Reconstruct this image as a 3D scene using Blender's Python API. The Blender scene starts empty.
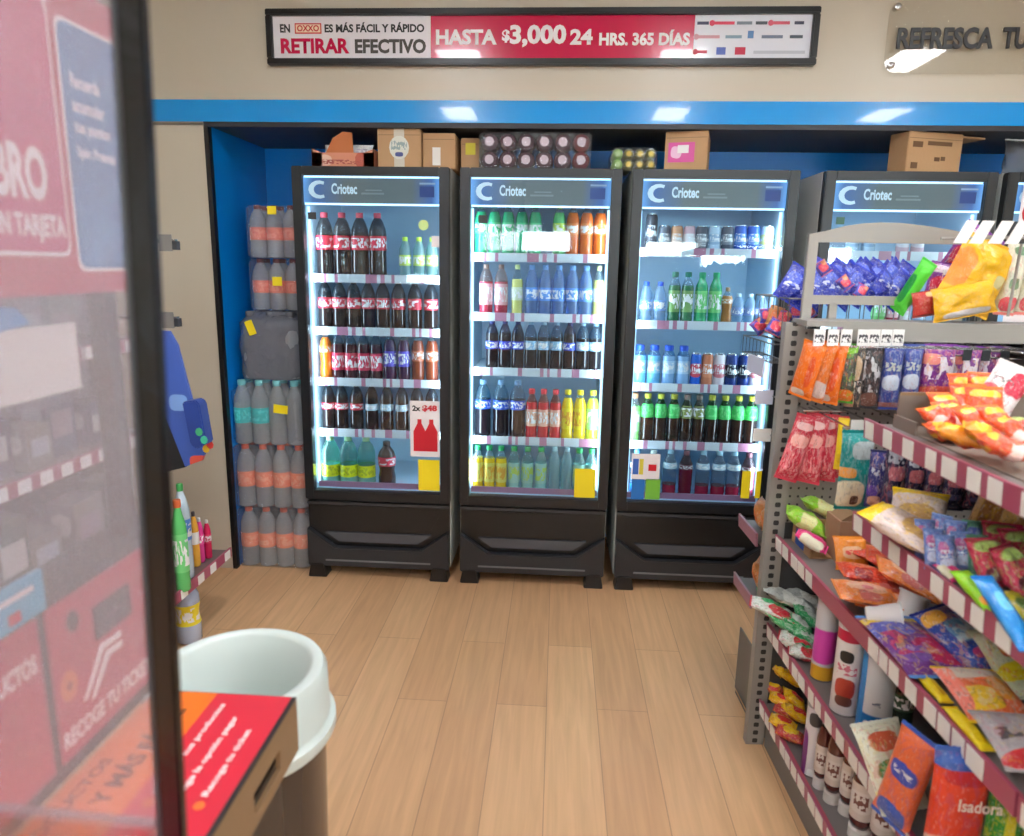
import bpy, math, random
from mathutils import Vector, Matrix, noise
R_ = random.Random(7)
scene = bpy.context.scene
COL = scene.collection

# ------------------------------------------------------------------ colours / materials
def lin(c):
    return tuple(((v/255)/12.92 if v/255 <= .04045 else ((v/255+.055)/1.055)**2.4) for v in c)
_M = {}
def mat(name, c, rough=.5, metal=0, emit=0, spec=.5, bump=0, bscale=60, coat=0):
    if name in _M: return _M[name]
    m = bpy.data.materials.new(name); m.use_nodes = True
    nt = m.node_tree; b = nt.nodes['Principled BSDF']
    b.inputs['Base Color'].default_value = (*lin(c), 1)
    b.inputs['Roughness'].default_value = rough
    b.inputs['Metallic'].default_value = metal
    b.inputs['Specular IOR Level'].default_value = spec
    b.inputs['Coat Weight'].default_value = coat
    if emit:
        b.inputs['Emission Color'].default_value = (*lin(c), 1)
        b.inputs['Emission Strength'].default_value = emit
    # every surface carries a little procedural variation
    tc = nt.nodes.new('ShaderNodeTexCoord'); n = nt.nodes.new('ShaderNodeTexNoise')
    n.inputs['Scale'].default_value = bscale; n.inputs['Detail'].default_value = 3
    nt.links.new(tc.outputs['Object'], n.inputs['Vector'])
    if bump:
        bp = nt.nodes.new('ShaderNodeBump'); bp.inputs['Strength'].default_value = bump; bp.inputs['Distance'].default_value = .01
        nt.links.new(n.outputs[0], bp.inputs['Height']); nt.links.new(bp.outputs[0], b.inputs['Normal'])
    mr = nt.nodes.new('ShaderNodeMapRange'); mr.inputs['To Min'].default_value = max(0, rough-.02); mr.inputs['To Max'].default_value = min(1, rough+.02)
    nt.links.new(n.outputs[0], mr.inputs['Value']); nt.links.new(mr.outputs[0], b.inputs['Roughness'])
    _M[name] = m
    return m

def clear(name, tint=(255, 255, 255), opac=.15, body=(235, 240, 245), rough=.03, ior=1.45, wrinkle=0):
    """thin clear sheet or plastic: transparent with a fresnel gloss and a little body"""
    if name in _M: return _M[name]
    m = bpy.data.materials.new(name); m.use_nodes = True
    nt = m.node_tree; nt.nodes.clear(); N = nt.nodes.new; L = nt.links.new
    out = N('ShaderNodeOutputMaterial'); tr = N('ShaderNodeBsdfTransparent'); df = N('ShaderNodeBsdfDiffuse'); gl = N('ShaderNodeBsdfGlossy')
    tr.inputs[0].default_value = (*lin(tint), 1); df.inputs[0].default_value = (*lin(body), 1); gl.inputs['Roughness'].default_value = rough
    m1 = N('ShaderNodeMixShader'); m1.inputs[0].default_value = opac
    tl = N('ShaderNodeBsdfTranslucent'); tl.inputs[0].default_value = (*lin(body), 1); m0 = N('ShaderNodeMixShader'); m0.inputs[0].default_value = .5
    L(df.outputs[0], m0.inputs[1]); L(tl.outputs[0], m0.inputs[2])
    L(tr.outputs[0], m1.inputs[1]); L(m0.outputs[0], m1.inputs[2])
    fr = N('ShaderNodeFresnel'); fr.inputs[0].default_value = ior
    ge = N('ShaderNodeNewGeometry'); fm = N('ShaderNodeMath'); fm.operation = 'SUBTRACT'; fm.inputs[0].default_value = 1; L(ge.outputs['Backfacing'], fm.inputs[1])
    fx = N('ShaderNodeMath'); fx.operation = 'MULTIPLY'; L(fr.outputs[0], fx.inputs[0]); L(fm.outputs[0], fx.inputs[1])
    m2 = N('ShaderNodeMixShader'); L(fx.outputs[0], m2.inputs[0]); L(m1.outputs[0], m2.inputs[1]); L(gl.outputs[0], m2.inputs[2])
    if wrinkle:
        tc = N('ShaderNodeTexCoord'); n = N('ShaderNodeTexNoise'); n.inputs['Scale'].default_value = 14; n.inputs['Detail'].default_value = 5; n.inputs['Distortion'].default_value = 1.2
        L(tc.outputs['Object'], n.inputs['Vector'])
        bp = N('ShaderNodeBump'); bp.inputs['Strength'].default_value = wrinkle; bp.inputs['Distance'].default_value = .03
        L(n.outputs[0], bp.inputs['Height']); L(bp.outputs[0], gl.inputs['Normal']); L(bp.outputs[0], df.inputs['Normal']); L(bp.outputs[0], fr.inputs['Normal'])
    L(m2.outputs[0], out.inputs[0])
    _M[name] = m
    return m

BUSY = {'yellowchip': .15, 'yellowchip2': .15, 'orange': .25, 'orangew': .35, 'isa': .2, 'pinkorange': .2, 'greenchip': .1, 'orangered': .3, 'yelred': .3, 'limepack': .2, 'bluepack': .3, 'redpouch': .55, 'teal': .35, 'yelstrip': .2, 'magenta': .2, 'lime': .4, 'bluechip': .4, 'greybag': .3, 'redchip': .2, 'whitegreen': .4, 'orground': .2}
def print_mat(name, base, blobs=(), letters=None, rough=.32, foil=.35, seed=0, wob=.25, busy=.6):
    """printed packaging: coloured fields in the pack's own coordinates, wobbly edges, rows of lettering-like marks"""
    if name in _M: return _M[name]
    m = bpy.data.materials.new(name); m.use_nodes = True
    nt = m.node_tree; N = nt.nodes.new; L = nt.links.new; b = nt.nodes['Principled BSDF']
    b.inputs['Roughness'].default_value = rough
    tc = N('ShaderNodeTexCoord'); sep = N('ShaderNodeSeparateXYZ'); L(tc.outputs['Generated'], sep.inputs[0])
    nz = N('ShaderNodeTexNoise'); nz.inputs['Scale'].default_value = 4; nz.inputs['Detail'].default_value = 2
    off = N('ShaderNodeVectorMath'); off.operation = 'ADD'; off.inputs[1].default_value = (seed*3.7, seed*1.3, seed*2.1)
    L(tc.outputs['Generated'], off.inputs[0]); L(off.outputs[0], nz.inputs['Vector'])
    def mth(op, a, bb=None):
        n = N('ShaderNodeMath'); n.operation = op
        for i, v in enumerate((a, bb)):
            if v is None: continue
            if isinstance(v, (int, float)): n.inputs[i].default_value = v
            else: L(v, n.inputs[i])
        return n.outputs[0]
    col = N('ShaderNodeRGB'); col.outputs[0].default_value = (*lin(base), 1); cur = col.outputs[0]
    wobn = mth('MULTIPLY', mth('SUBTRACT', nz.outputs[0], .5), wob*4)
    def over(cur, fac, c):
        mx = N('ShaderNodeMix'); mx.data_type = 'RGBA'; L(fac, mx.inputs[0]); L(cur, mx.inputs[6]); mx.inputs[7].default_value = (*lin(c), 1)
        return mx.outputs[2]
    for (cx, cz, rx, rz, c) in blobs:
        dx = mth('DIVIDE', mth('SUBTRACT', sep.outputs[0], cx), rx); dz = mth('DIVIDE', mth('SUBTRACT', sep.outputs[2], cz), rz)
        d = mth('ADD', mth('POWER', mth('ABSOLUTE', dx), 3), mth('POWER', mth('ABSOLUTE', dz), 3))
        d = mth('ADD', d, wobn)
        mr = N('ShaderNodeMapRange'); mr.inputs['From Min'].default_value = 1.1; mr.inputs['From Max'].default_value = .85; L(d, mr.inputs['Value'])
        cur = over(cur, mr.outputs[0], c)
    if letters:
        for (cx, cz, rx, rz, c, sx) in letters:
            mp = N('ShaderNodeMapping'); mp.inputs['Scale'].default_value = (sx, 1, 2.2/rz*.5); L(off.outputs[0], mp.inputs['Vector'])
            t = N('ShaderNodeTexNoise'); t.inputs['Scale'].default_value = 1; t.inputs['Detail'].default_value = 1.5; L(mp.outputs[0], t.inputs['Vector'])
            a = mth('GREATER_THAN', t.outputs[0], .5)
            ix = mth('LESS_THAN', mth('ABSOLUTE', mth('SUBTRACT', sep.outputs[0], cx)), rx); iz = mth('LESS_THAN', mth('ABSOLUTE', mth('SUBTRACT', sep.outputs[2], cz)), rz)
            cur = over(cur, mth('MULTIPLY', a, mth('MULTIPLY', ix, iz)), c)
    busy = BUSY.get(name[6:], busy)
    if foil and busy:
        alt = [q[4] for q in blobs] or [(235, 235, 235)]
        for kk, (sc_, th, fc, cc) in enumerate(((6, .57, .65, alt[0]), (9, .6, .7, alt[-1]), (13, .62, .6, (242, 238, 232)), (11, .615, .55, (50, 40, 46)))):
            t = N('ShaderNodeTexNoise'); t.inputs['Scale'].default_value = sc_; t.inputs['Detail'].default_value = 2; t.inputs['Distortion'].default_value = 1
            o2 = N('ShaderNodeVectorMath'); o2.operation = 'ADD'; o2.inputs[1].default_value = (kk*4.1+seed, kk*2.3, kk*7.7); L(tc.outputs['Generated'], o2.inputs[0]); L(o2.outputs[0], t.inputs['Vector'])
            mr = N('ShaderNodeMapRange'); mr.inputs['From Min'].default_value = th-.02; mr.inputs['From Max'].default_value = th+.03; mr.inputs['To Max'].default_value = fc*busy; L(t.outputs[0], mr.inputs['Value'])
            cur = over(cur, mr.outputs[0], cc)
    L(cur, b.inputs['Base Color'])
    if foil:
        n2 = N('ShaderNodeTexNoise'); n2.inputs['Scale'].default_value = 22; n2.inputs['Detail'].default_value = 3; n2.inputs['Distortion'].default_value = .8
        L(tc.outputs['Object'], n2.inputs['Vector'])
        bp = N('ShaderNodeBump'); bp.inputs['Strength'].default_value = foil; bp.inputs['Distance'].default_value = .02
        L(n2.outputs[0], bp.inputs['Height']); L(bp.outputs[0], b.inputs['Normal'])
    _M[name] = m
    return m

# ------------------------------------------------------------------ mesh building
class MB:
    def __init__(s): s.v = []; s.f = []; s.mi = []; s.cur = 0
    def m(s, i): s.cur = i; return s
    def poly(s, pts):
        i = len(s.v); s.v += [tuple(p) for p in pts]; s.f.append(list(range(i, i+len(pts)))); s.mi.append(s.cur); return s
    def box(s, x0, x1, y0, y1, z0, z1):
        i = len(s.v)
        s.v += [(x0,y0,z0),(x1,y0,z0),(x1,y1,z0),(x0,y1,z0),(x0,y0,z1),(x1,y0,z1),(x1,y1,z1),(x0,y1,z1)]
        for q in ((0,3,2,1),(4,5,6,7),(0,1,5,4),(1,2,6,5),(2,3,7,6),(3,0,4,7)):
            s.f.append([i+k for k in q]); s.mi.append(s.cur)
        return s
    def prism(s, pts, axis, a0, a1):
        """pts: 2D outline (counter-clockwise seen against the axis), extruded on axis 'x','y' or 'z' from a0 to a1"""
        def P(p, a): return {'x': (a, p[0], p[1]), 'y': (p[0], a, p[1]), 'z': (p[0], p[1], a)}[axis]
        n = len(pts); i = len(s.v)
        s.v += [P(p, a0) for p in pts]+[P(p, a1) for p in pts]
        s.f.append([i+k for k in range(n)][::-1]); s.f.append([i+n+k for k in range(n)]); s.mi += [s.cur]*2
        for k in range(n):
            l = (k+1) % n; s.f.append([i+k, i+l, i+n+l, i+n+k]); s.mi.append(s.cur)
        return s
    def lathe(s, prof, seg=16, c=(0,0,0), mats=None, close=True):
        i = len(s.v); n = len(prof)
        for (r, z) in prof:
            for k in range(seg):
                a = 2*math.pi*k/seg; s.v.append((c[0]+r*math.cos(a), c[1]+r*math.sin(a), c[2]+z))
        for j in range(n-1):
            for k in range(seg):
                l = (k+1) % seg
                s.f.append([i+j*seg+k, i+j*seg+l, i+(j+1)*seg+l, i+(j+1)*seg+k]); s.mi.append(mats[j] if mats else s.cur)
        if close:
            s.f.append([i+k for k in range(seg)][::-1]); s.mi.append(mats[0] if mats else s.cur)
            s.f.append([i+(n-1)*seg+k for k in range(seg)]); s.mi.append(mats[-1] if mats else s.cur)
        return s
    def tube(s, pts, r, seg=6):
        pts = [Vector(p) for p in pts]; i = len(s.v); n = len(pts)
        for j, p in enumerate(pts):
            d = (pts[min(j+1, n-1)]-pts[max(j-1, 0)]).normalized()
            u = d.cross(Vector((0,0,1)) if abs(d.z) < .9 else Vector((1,0,0))).normalized(); w = d.cross(u)
            for k in range(seg):
                a = 2*math.pi*k/seg; s.v.append(tuple(p+(u*math.cos(a)+w*math.sin(a))*r))
        for j in range(n-1):
            for k in range(seg):
                l = (k+1) % seg; s.f.append([i+j*seg+k, i+j*seg+l, i+(j+1)*seg+l, i+(j+1)*seg+k]); s.mi.append(s.cur)
        s.f.append([i+k for k in range(seg)]); s.f.append([i+(n-1)*seg+k for k in range(seg)][::-1]); s.mi += [s.cur]*2
        return s
    def mesh(s, name, mats, smooth=None, bevel=0):
        me = bpy.data.meshes.new(name); me.from_pydata(s.v, [], s.f)
        for m in (mats if isinstance(mats, (list, tuple)) else [mats]): me.materials.append(m)
        me.polygons.foreach_set('material_index', s.mi)
        me.update()
        import bmesh
        bm = bmesh.new(); bm.from_mesh(me); bmesh.ops.recalc_face_normals(bm, faces=bm.faces)
        if bevel: bmesh.ops.bevel(bm, geom=bm.edges[:], offset=bevel, segments=2, affect='EDGES', clamp_overlap=True)
        bm.to_mesh(me); bm.free()
        if smooth:
            me.polygons.foreach_set('use_smooth', [True]*len(me.polygons)); me.set_sharp_from_angle(angle=math.radians(smooth))
        return me

def link(name, data, parent=None, loc=None, rot=None, label=None):
    o = bpy.data.objects.new(name, data); COL.objects.link(o)
    if parent: o.parent = parent
    if loc: o.location = loc
    if rot: o.rotation_euler = rot
    if label: o['label'] = label
    return o
def tag(o, label, cat, group=None):
    o['label'] = label; o['category'] = cat
    if group: o['group'] = group
    return o
def thing(name, label, cat, loc=(0,0,0), rot=(0,0,0), group=None):
    return tag(link(name, None, None, loc, rot), label, cat, group)
def struct(name, me):
    o = link(name, me); o['kind'] = 'structure'; return o

_T = {}
def text_mesh(s, h, m, w=None, bold=.02, depth=0, axes='xz', shear=0):
    """lettering as a flat (or slightly raised) mesh, lower-left at the origin, h tall; axes: plane it lies in"""
    cu = bpy.data.curves.new('lettering', 'FONT'); cu.body = s; cu.offset = bold; cu.shear = shear; cu.extrude = depth; cu.resolution_u = 3
    o = bpy.data.objects.new('lettering', cu); COL.objects.link(o)
    dg = bpy.context.evaluated_depsgraph_get(); me = bpy.data.meshes.new_from_object(o.evaluated_get(dg))
    bpy.data.objects.remove(o); bpy.data.curves.remove(cu)
    xs = [v.co.x for v in me.vertices]; ys = [v.co.y for v in me.vertices]
    x0, x1, y0, y1 = min(xs), max(xs), min(ys), max(ys)
    sy = h/(y1-y0); sx = w/(x1-x0) if w else sy
    for v in me.vertices:
        a = (v.co.x-x0)*sx; b = (v.co.y-y0)*sy; d = v.co.z
        v.co = {'xz': (a, -d, b), 'yz': (d, a, b), 'yx': (-b, a, d)}[axes]
    me.materials.clear(); me.materials.append(m)
    return me

# ------------------------------------------------------------------ camera
F, PITCH, YAW, ROLL, H = 717.35, math.radians(11.931), math.radians(-3.51), math.radians(.99), 1.63
fw = Vector((math.sin(YAW)*math.cos(PITCH), math.cos(YAW)*math.cos(PITCH), -math.sin(PITCH)))
rt0 = Vector((math.cos(YAW), -math.sin(YAW), 0)); up0 = rt0.cross(fw)
rt = rt0*math.cos(ROLL)+up0*math.sin(ROLL); up = up0*math.cos(ROLL)-rt0*math.sin(ROLL)
EYE = Vector((0, 0, H))
cd = bpy.data.cameras.new('camera'); cam = bpy.data.objects.new('camera', cd); COL.objects.link(cam)
cd.sensor_width = 36; cd.lens = F/1024*36; cd.clip_start = .05
cam.matrix_world = Matrix(((rt.x, up.x, -fw.x, 0), (rt.y, up.y, -fw.y, 0), (rt.z, up.z, -fw.z, H), (0, 0, 0, 1)))
cd.dof.use_dof = True; cd.dof.focus_distance = 3.4; cd.dof.aperture_fstop = 3.2
scene.camera = cam
def ray(px, py): return fw*F+rt*(px-512)-up*(py-418)
def onY(px, py, Y): v = ray(px, py); return EYE+v*(Y/v.y)
def onX(px, py, X): v = ray(px, py); return EYE+v*(X/v.x)
def onZ(px, py, Z): v = ray(px, py); return EYE+v*((Z-H)/v.z)
def mpp(p): return (Vector(p)-EYE).dot(fw)/F            # metres per pixel at a point

# ------------------------------------------------------------------ shared materials
W_BEIGE = mat('wall_beige', (203, 190, 170), .35, bscale=3)
BLUE = mat('panel_blue', (0, 128, 220), .3, bscale=8)
STRIPE = mat('stripe_blue', (0, 148, 228), .18, coat=.4)
BLACK = mat('black_plastic', (16, 16, 18), .35)
DGREY = mat('dark_grey_plastic', (48, 49, 53), .4)
BLACKM = mat('black_matte', (20, 20, 21), .7)
SILVER = mat('silver_paint', (206, 208, 204), .35)
GREYM = mat('warm_grey_metal', (150, 144, 136), .45)
GREYD = mat('shelf_grey', (112, 108, 104), .5)
CHROME = mat('chrome', (200, 200, 200), .2, metal=1)
WHITE = mat('white', (238, 238, 236), .45)
TAGW = mat('tag_white', (240, 236, 230), .5)
BURG = mat('burgundy_rail', (166, 72, 98), .32)
RED = mat('sign_red', (212, 20, 60), .35)
PINK = mat('sign_pink', (206, 12, 62), .3, coat=.3)
CARD = mat('cardboard', (188, 146, 104), .8, bump=.1)
BROWNB = mat('brown_board', (138, 108, 76), .75, bump=.1)
INNER = mat('cooler_liner', (190, 218, 238), .4)
LED = mat('led_strip', (190, 226, 255), .4, emit=1.9)
YELLOW = mat('yellow_tag', (255, 226, 20), .5)
INK = mat('ink_black', (28, 26, 28), .5)
GLASS = clear('door_glass', (236, 246, 250), .0, ior=1.7)
FILM = clear('shrink_film', (244, 246, 248), .09, body=(225, 228, 232), rough=.12, wrinkle=.9)
FILMD = clear('grey_film', (206, 208, 214), .38, body=(186, 186, 194), rough=.15, wrinkle=1)
WIRE = mat('wire_grey', (120, 118, 116), .4, metal=.6)

# ------------------------------------------------------------------ the room
YF, YB, ZH, XL = 3.542, 4.227, 2.265, -1.714
RX0, RX1, RY0, CE = -2.7, 4.3, -3.5, 3.0
def wood():
    m = bpy.data.materials.new('wood_planks'); m.use_nodes = True; nt = m.node_tree; N = nt.nodes.new; L = nt.links.new; b = nt.nodes['Principled BSDF']
    tc = N('ShaderNodeTexCoord'); mp = N('ShaderNodeMapping'); mp.inputs['Rotation'].default_value = (0, 0, math.radians(90)); L(tc.outputs['Object'], mp.inputs[0])
    br = N('ShaderNodeTexBrick'); br.inputs['Scale'].default_value = 1; br.inputs['Brick Width'].default_value = 1.22; br.inputs['Row Height'].default_value = .19
    br.inputs['Mortar Size'].default_value = .0012; br.inputs['Color1'].default_value = (*lin((222, 176, 130)), 1); br.inputs['Color2'].default_value = (*lin((208, 160, 116)), 1); br.inputs['Mortar'].default_value = (*lin((164, 124, 90)), 1); br.offset = .37
    L(mp.outputs[0], br.inputs[0])
    g = N('ShaderNodeMapping'); g.inputs['Scale'].default_value = (26, 1.6, 1); L(tc.outputs['Object'], g.inputs[0])
    n = N('ShaderNodeTexNoise'); n.inputs['Scale'].default_value = 1.5; n.inputs['Detail'].default_value = 6; n.inputs['Distortion'].default_value = .6; L(g.outputs[0], n.inputs[0])
    rp = N('ShaderNodeValToRGB'); rp.color_ramp.elements[0].position = .3; rp.color_ramp.elements[0].color = (.70, .66, .62, 1); rp.color_ramp.elements[1].position = .7; rp.color_ramp.elements[1].color = (1.08, 1.06, 1.03, 1)
    L(n.outputs[0], rp.inputs[0])
    mx = N('ShaderNodeMix'); mx.data_type = 'RGBA'; mx.blend_type = 'MULTIPLY'; mx.inputs[0].default_value = .5; L(br.outputs[0], mx.inputs[6]); L(rp.outputs[0], mx.inputs[7])
    L(mx.outputs[2], b.inputs['Base Color']); b.inputs['Roughness'].default_value = .38
    return m
struct('floor', MB().box(RX0, RX1, RY0, YB+.1, -.1, 0).mesh('floor', wood()))
struct('ceiling', MB().box(RX0, RX1, RY0, YF+.1, CE, CE+.1).mesh('ceiling', mat('ceiling_white', (225, 224, 220), .8)))
struct('wall_back', MB().box(RX0, XL, YF, YB+.1, 0, ZH).mesh('wall_back', [W_BEIGE]))
struct('wall_back_upper', MB().box(RX0, RX1, YF, YB+.1, ZH+.012, CE).mesh('wall_back_upper', W_BEIGE))
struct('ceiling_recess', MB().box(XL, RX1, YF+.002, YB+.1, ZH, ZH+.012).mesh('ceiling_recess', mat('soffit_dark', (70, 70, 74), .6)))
struct('wall_recess_back', MB().box(XL, RX1, YB, YB+.1, 0, ZH).mesh('wall_recess_back', BLUE))
struct('wall_recess_left', MB().box(XL, XL+.012, YF+.02, YB, 0, ZH).mesh('wall_recess_left', BLUE))
struct('trim_1', MB().box(RX0, RX1, YF-.008, YF, 2.281, 2.379).mesh('trim_1', STRIPE))
struct('trim_2', MB().box(XL-.004, XL+.018, YF-.006, YF+.03, 0, ZH).mesh('trim_2', BLACK))
struct('trim_3', MB().box(XL-.004, RX1, YF-.004, YF+.004, ZH-.006, 2.281).mesh('trim_3', mat('dark_edge', (34, 34, 40), .5)))
struct('wall_left', MB().box(RX0-.1, RX0, RY0, YB, 0, CE).mesh('wall_left', W_BEIGE))
struct('wall_right', MB().box(RX1, RX1+.1, RY0, YB, 0, CE).mesh('wall_right', W_BEIGE))
# shop front behind the viewpoint: wall with three strip windows
wins = [(-2.25, -1.8, 1.36, 1.5), (-1.4, .15, 1.84, 2.14), (1.2, 1.95, 1.80, 2.02), (1.99, 4.1, 1.62, 1.98)]
fb = MB(); x = RX0
for (a, b_, z0, z1) in wins:
    fb.box(x, a, RY0-.12, RY0, 0, CE); fb.box(a, b_, RY0-.12, RY0, 0, z0); fb.box(a, b_, RY0-.12, RY0, z1, CE); x = b_
fb.box(x, RX1, RY0-.12, RY0, 0, CE)
struct('wall_front', fb.mesh('wall_front', W_BEIGE))
for i, (a, b_, z0, z1) in enumerate(wins):
    w = struct('window_%d' % (i+1), MB().box(a, b_, RY0-.11, RY0-.09, z0, z0+.02).box(a, b_, RY0-.11, RY0-.09, z1-.02, z1).box(a, a+.02, RY0-.11, RY0-.09, z0+.02, z1-.02).box(b_-.02, b_, RY0-.11, RY0-.09, z0+.02, z1-.02).mesh('window', DGREY))
    link('pane', MB().box(a+.02, b_-.02, RY0-.103, RY0-.1, z0+.02, z1-.02).mesh('pane', clear('window_glass', (245, 250, 250), 0)), w)
# ceiling lights
LP = mat('light_panel', (247, 250, 255), .5, emit=30)
pl = MB().box(-.14, .14, -.29, .29, -.012, -.004).mesh('diffuser', LP)
fr_ = MB().box(-.16, .16, -.31, -.29, -.02, 0).box(-.16, .16, .29, .31, -.02, 0).box(-.16, -.14, -.29, .29, -.02, 0).box(.14, .16, -.29, .29, -.02, 0).mesh('frame', WHITE)
for j, y in enumerate((1.82, .15, -1.6)):
    for i, x in enumerate(((-.7, .75, 2.22), (-.95, .95, 2.8), (-.95, .95, 2.8))[j]):
        t = thing('ceiling_light', 'white ceiling light panel, %s row from the coolers, %s from the left' % (('first', 'second', 'third')[j], ('first', 'second', 'third')[i]), 'ceiling light', (x, y, CE), group='ceiling light panels')
        link('diffuser', pl, t); link('light_frame', fr_, t)
# daylight
w = bpy.data.worlds.new('World'); scene.world = w; w.use_nodes = True
bg = w.node_tree.nodes['Background']; bg.inputs[0].default_value = (.86, .95, 1, 1); bg.inputs[1].default_value = 34
scene.view_settings.view_transform = 'Standard'; scene.view_settings.exposure = .35; scene.view_settings.gamma = 1.06
scene.cycles.transparent_max_bounces = 24
scene.cycles.max_bounces = 8

# ------------------------------------------------------------------ wall sign (cash withdrawal)
def wall_sign():
    x0, x1, z0, z1 = -1.378, 1.105, 2.525, 2.762; yy = YF
    t = thing('wall_sign', 'long black framed red and white banner sign about cash withdrawal on the upper wall', 'sign', ((x0+x1)/2, yy, z0))
    mx = t.location.x
    def o(n, me, **k):
        ob = link(n, me, t); ob.matrix_parent_inverse = Matrix.Translation(-t.location); 
        if 'loc' in k: ob.location = k['loc']
        if 'label' in k: ob['label'] = k['label']
        return ob
    fwd = .028
    o('frame', MB().box(x0, x1, yy-.04, yy-.001, z1-fwd, z1).box(x0, x1, yy-.04, yy-.001, z0, z0+fwd).box(x0, x0+fwd, yy-.04, yy-.001, z0+fwd, z1-fwd).box(x1-fwd, x1, yy-.04, yy-.001, z0+fwd, z1-fwd).mesh('frame', BLACK, bevel=.004))
    a, b = x0+fwd, x1-fwd; c, d = z0+fwd, z1-fwd; L = b-a; xa = a+L*.302; xb = a+L*.79
    SW = mat('sign_white', (240, 232, 236), .2, coat=.5); SP = mat('sign_crimson', (206, 8, 66), .2, coat=.5)
    o('white_panel', MB().box(a, xa, yy-.018, yy-.002, c, d).mesh('white_panel', SW))
    o('red_panel', MB().box(xa, xb, yy-.018, yy-.002, c, d).mesh('red_panel', SP), label='crimson middle field of the banner')
    o('logo_panel', MB().box(xb, b, yy-.018, yy-.002, c, d).mesh('logo_panel', mat('sign_white2', (232, 232, 240), .2, coat=.5)))
    y = yy-.0195; hh = d-c
    def tx(s, x, z, h, w, m, bold=.038): o('lettering', text_mesh(s, h, m, w, bold), loc=(x, y, z))
    u = xa-a
    tx('EN', a+u*.045, c+hh*.62, hh*.2, u*.065, INK)
    o('logo_badge', MB().box(a+u*.14, a+u*.31, y, y+.001, c+hh*.595, c+hh*.84).m(1).box(a+u*.147, a+u*.303, y-.0006, y, c+hh*.625, c+hh*.81).mesh('logo_badge', [mat('badge_red', (214, 40, 40), .4), mat('badge_cream', (250, 222, 190), .4)]))
    o('lettering', text_mesh('OXXO', hh*.15, mat('badge_letters', (206, 30, 46), .4), u*.14, .03), loc=(a+u*.155, y-.001, c+hh*.645))
    tx('ES MÁS FÁCIL Y RÁPIDO', a+u*.33, c+hh*.62, hh*.24, u*.63, INK)
    tx('RETIRAR', a+u*.045, c+hh*.13, hh*.36, u*.44, SP, .042)
    tx('EFECTIVO', a+u*.52, c+hh*.13, hh*.34, u*.45, mat('ink_grey', (72, 66, 60), .5), .042)
    u = xb-xa
    WH = mat('letter_white', (246, 236, 238), .4)
    tx('HASTA', xa+u*.02, c+hh*.33, hh*.36, u*.235, WH, .042)
    tx('$', xa+u*.275, c+hh*.38, hh*.3, u*.03, WH, .042)
    tx('3,000', xa+u*.305, c+hh*.27, hh*.52, u*.215, WH, .042)
    tx('24', xa+u*.535, c+hh*.33, hh*.36, u*.085, WH, .042)
    tx('HRS. 365 DÍAS', xa+u*.645, c+hh*.31, hh*.36, u*.34, WH, .042)
    u = b-xb
    marks = [(.02, .78, .1, (60, 60, 90)), (.15, .78, .19, (220, 60, 90)), (.36, .78, .13, (120, 130, 140)), (.52, .78, .1, (70, 80, 90)), (.65, .78, .16, (220, 90, 110)), (.85, .78, .08, (60, 60, 80)),
             (.02, .47, .2, (210, 150, 160)), (.27, .47, .14, (130, 160, 180)), (.46, .47, .05, (90, 130, 180)), (.58, .47, .18, (110, 120, 140)), (.82, .47, .11, (60, 70, 80)),
             (.02, .13, .1, (200, 60, 80)), (.2, .1, .08, (80, 100, 180)), (.36, .1, .09, (190, 20, 60)), (.52, .12, .44, (190, 190, 200))]
    for k, (p, q, w_, cc) in enumerate(marks):
        h_ = hh*(.17 if k in (8, 12, 13) else .07)
        mb = MB().box(xb+u*p, xb+u*(p+w_), y, y+.001, c+hh*q, c+hh*q+h_)
        if k in (1, 4, 6, 11): mb.prism([(xb+u*(p-.002)+hh*.07*math.cos(t_*.785), c+hh*q+hh*.035+hh*.07*math.sin(t_*.785)) for t_ in range(8)], 'y', y-.0005, y)
        o('logo_mark', mb.mesh('logo_mark', mat('mark%d' % k, cc, .5)))
wall_sign()

def acrylic_sign():
    t = thing('acrylic_sign', 'clear glossy acrylic sign plate with raised black letters on the wall at upper right', 'sign', (1.7, YF, 2.5))
    inv = Matrix.Translation(-t.location)
    def o(n, me, loc=(0,0,0)):
        ob = link(n, me, t, loc); ob.matrix_parent_inverse = inv; return ob
    x0, x1, z0, z1 = 1.40, 2.9, 2.49, 2.79; r = .06
    pts = [(x1, z0), (x1, z1)]+[(x0+r-r*math.sin(a), z1-r+r*math.cos(a)) for a in [i*math.pi/8 for i in range(5)]]+[(x0+r-r*math.cos(a), z0+r-r*math.sin(a)) for a in [i*math.pi/8 for i in range(5)]]
    o('acrylic_plate', MB().prism(pts, 'y', YF-.026, YF-.021).mesh('plate', clear('acrylic', (250, 250, 248), .04, body=(210, 196, 176), ior=1.5)))
    for z in (z0+.035, z1-.03):
        o('standoff', MB().lathe([(.011, 0), (.011, .03), (.014, .03), (.014, .036), (.008, .039)], 14).mesh('standoff', CHROME, 40), (1.43, YF, z)).rotation_euler = (math.pi/2, 0, 0)
    p0, p1 = onY(896, 49, YF-.03), onY(896, 28, YF-.03)
    m = mat('letter_black', (30, 28, 27), .4)
    o('lettering', text_mesh('REFRESCA', .086, m, onY(992, 48, YF-.03).x-p0.x, .03, .004), (p0.x, YF-.031, p0.z))
    q0 = onY(1001, 49, YF-.03)
    o('lettering', text_mesh('TU', .086, m, onY(1026, 49, YF-.03).x-q0.x, .03, .004), (q0.x, YF-.031, q0.z))
acrylic_sign()

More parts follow.
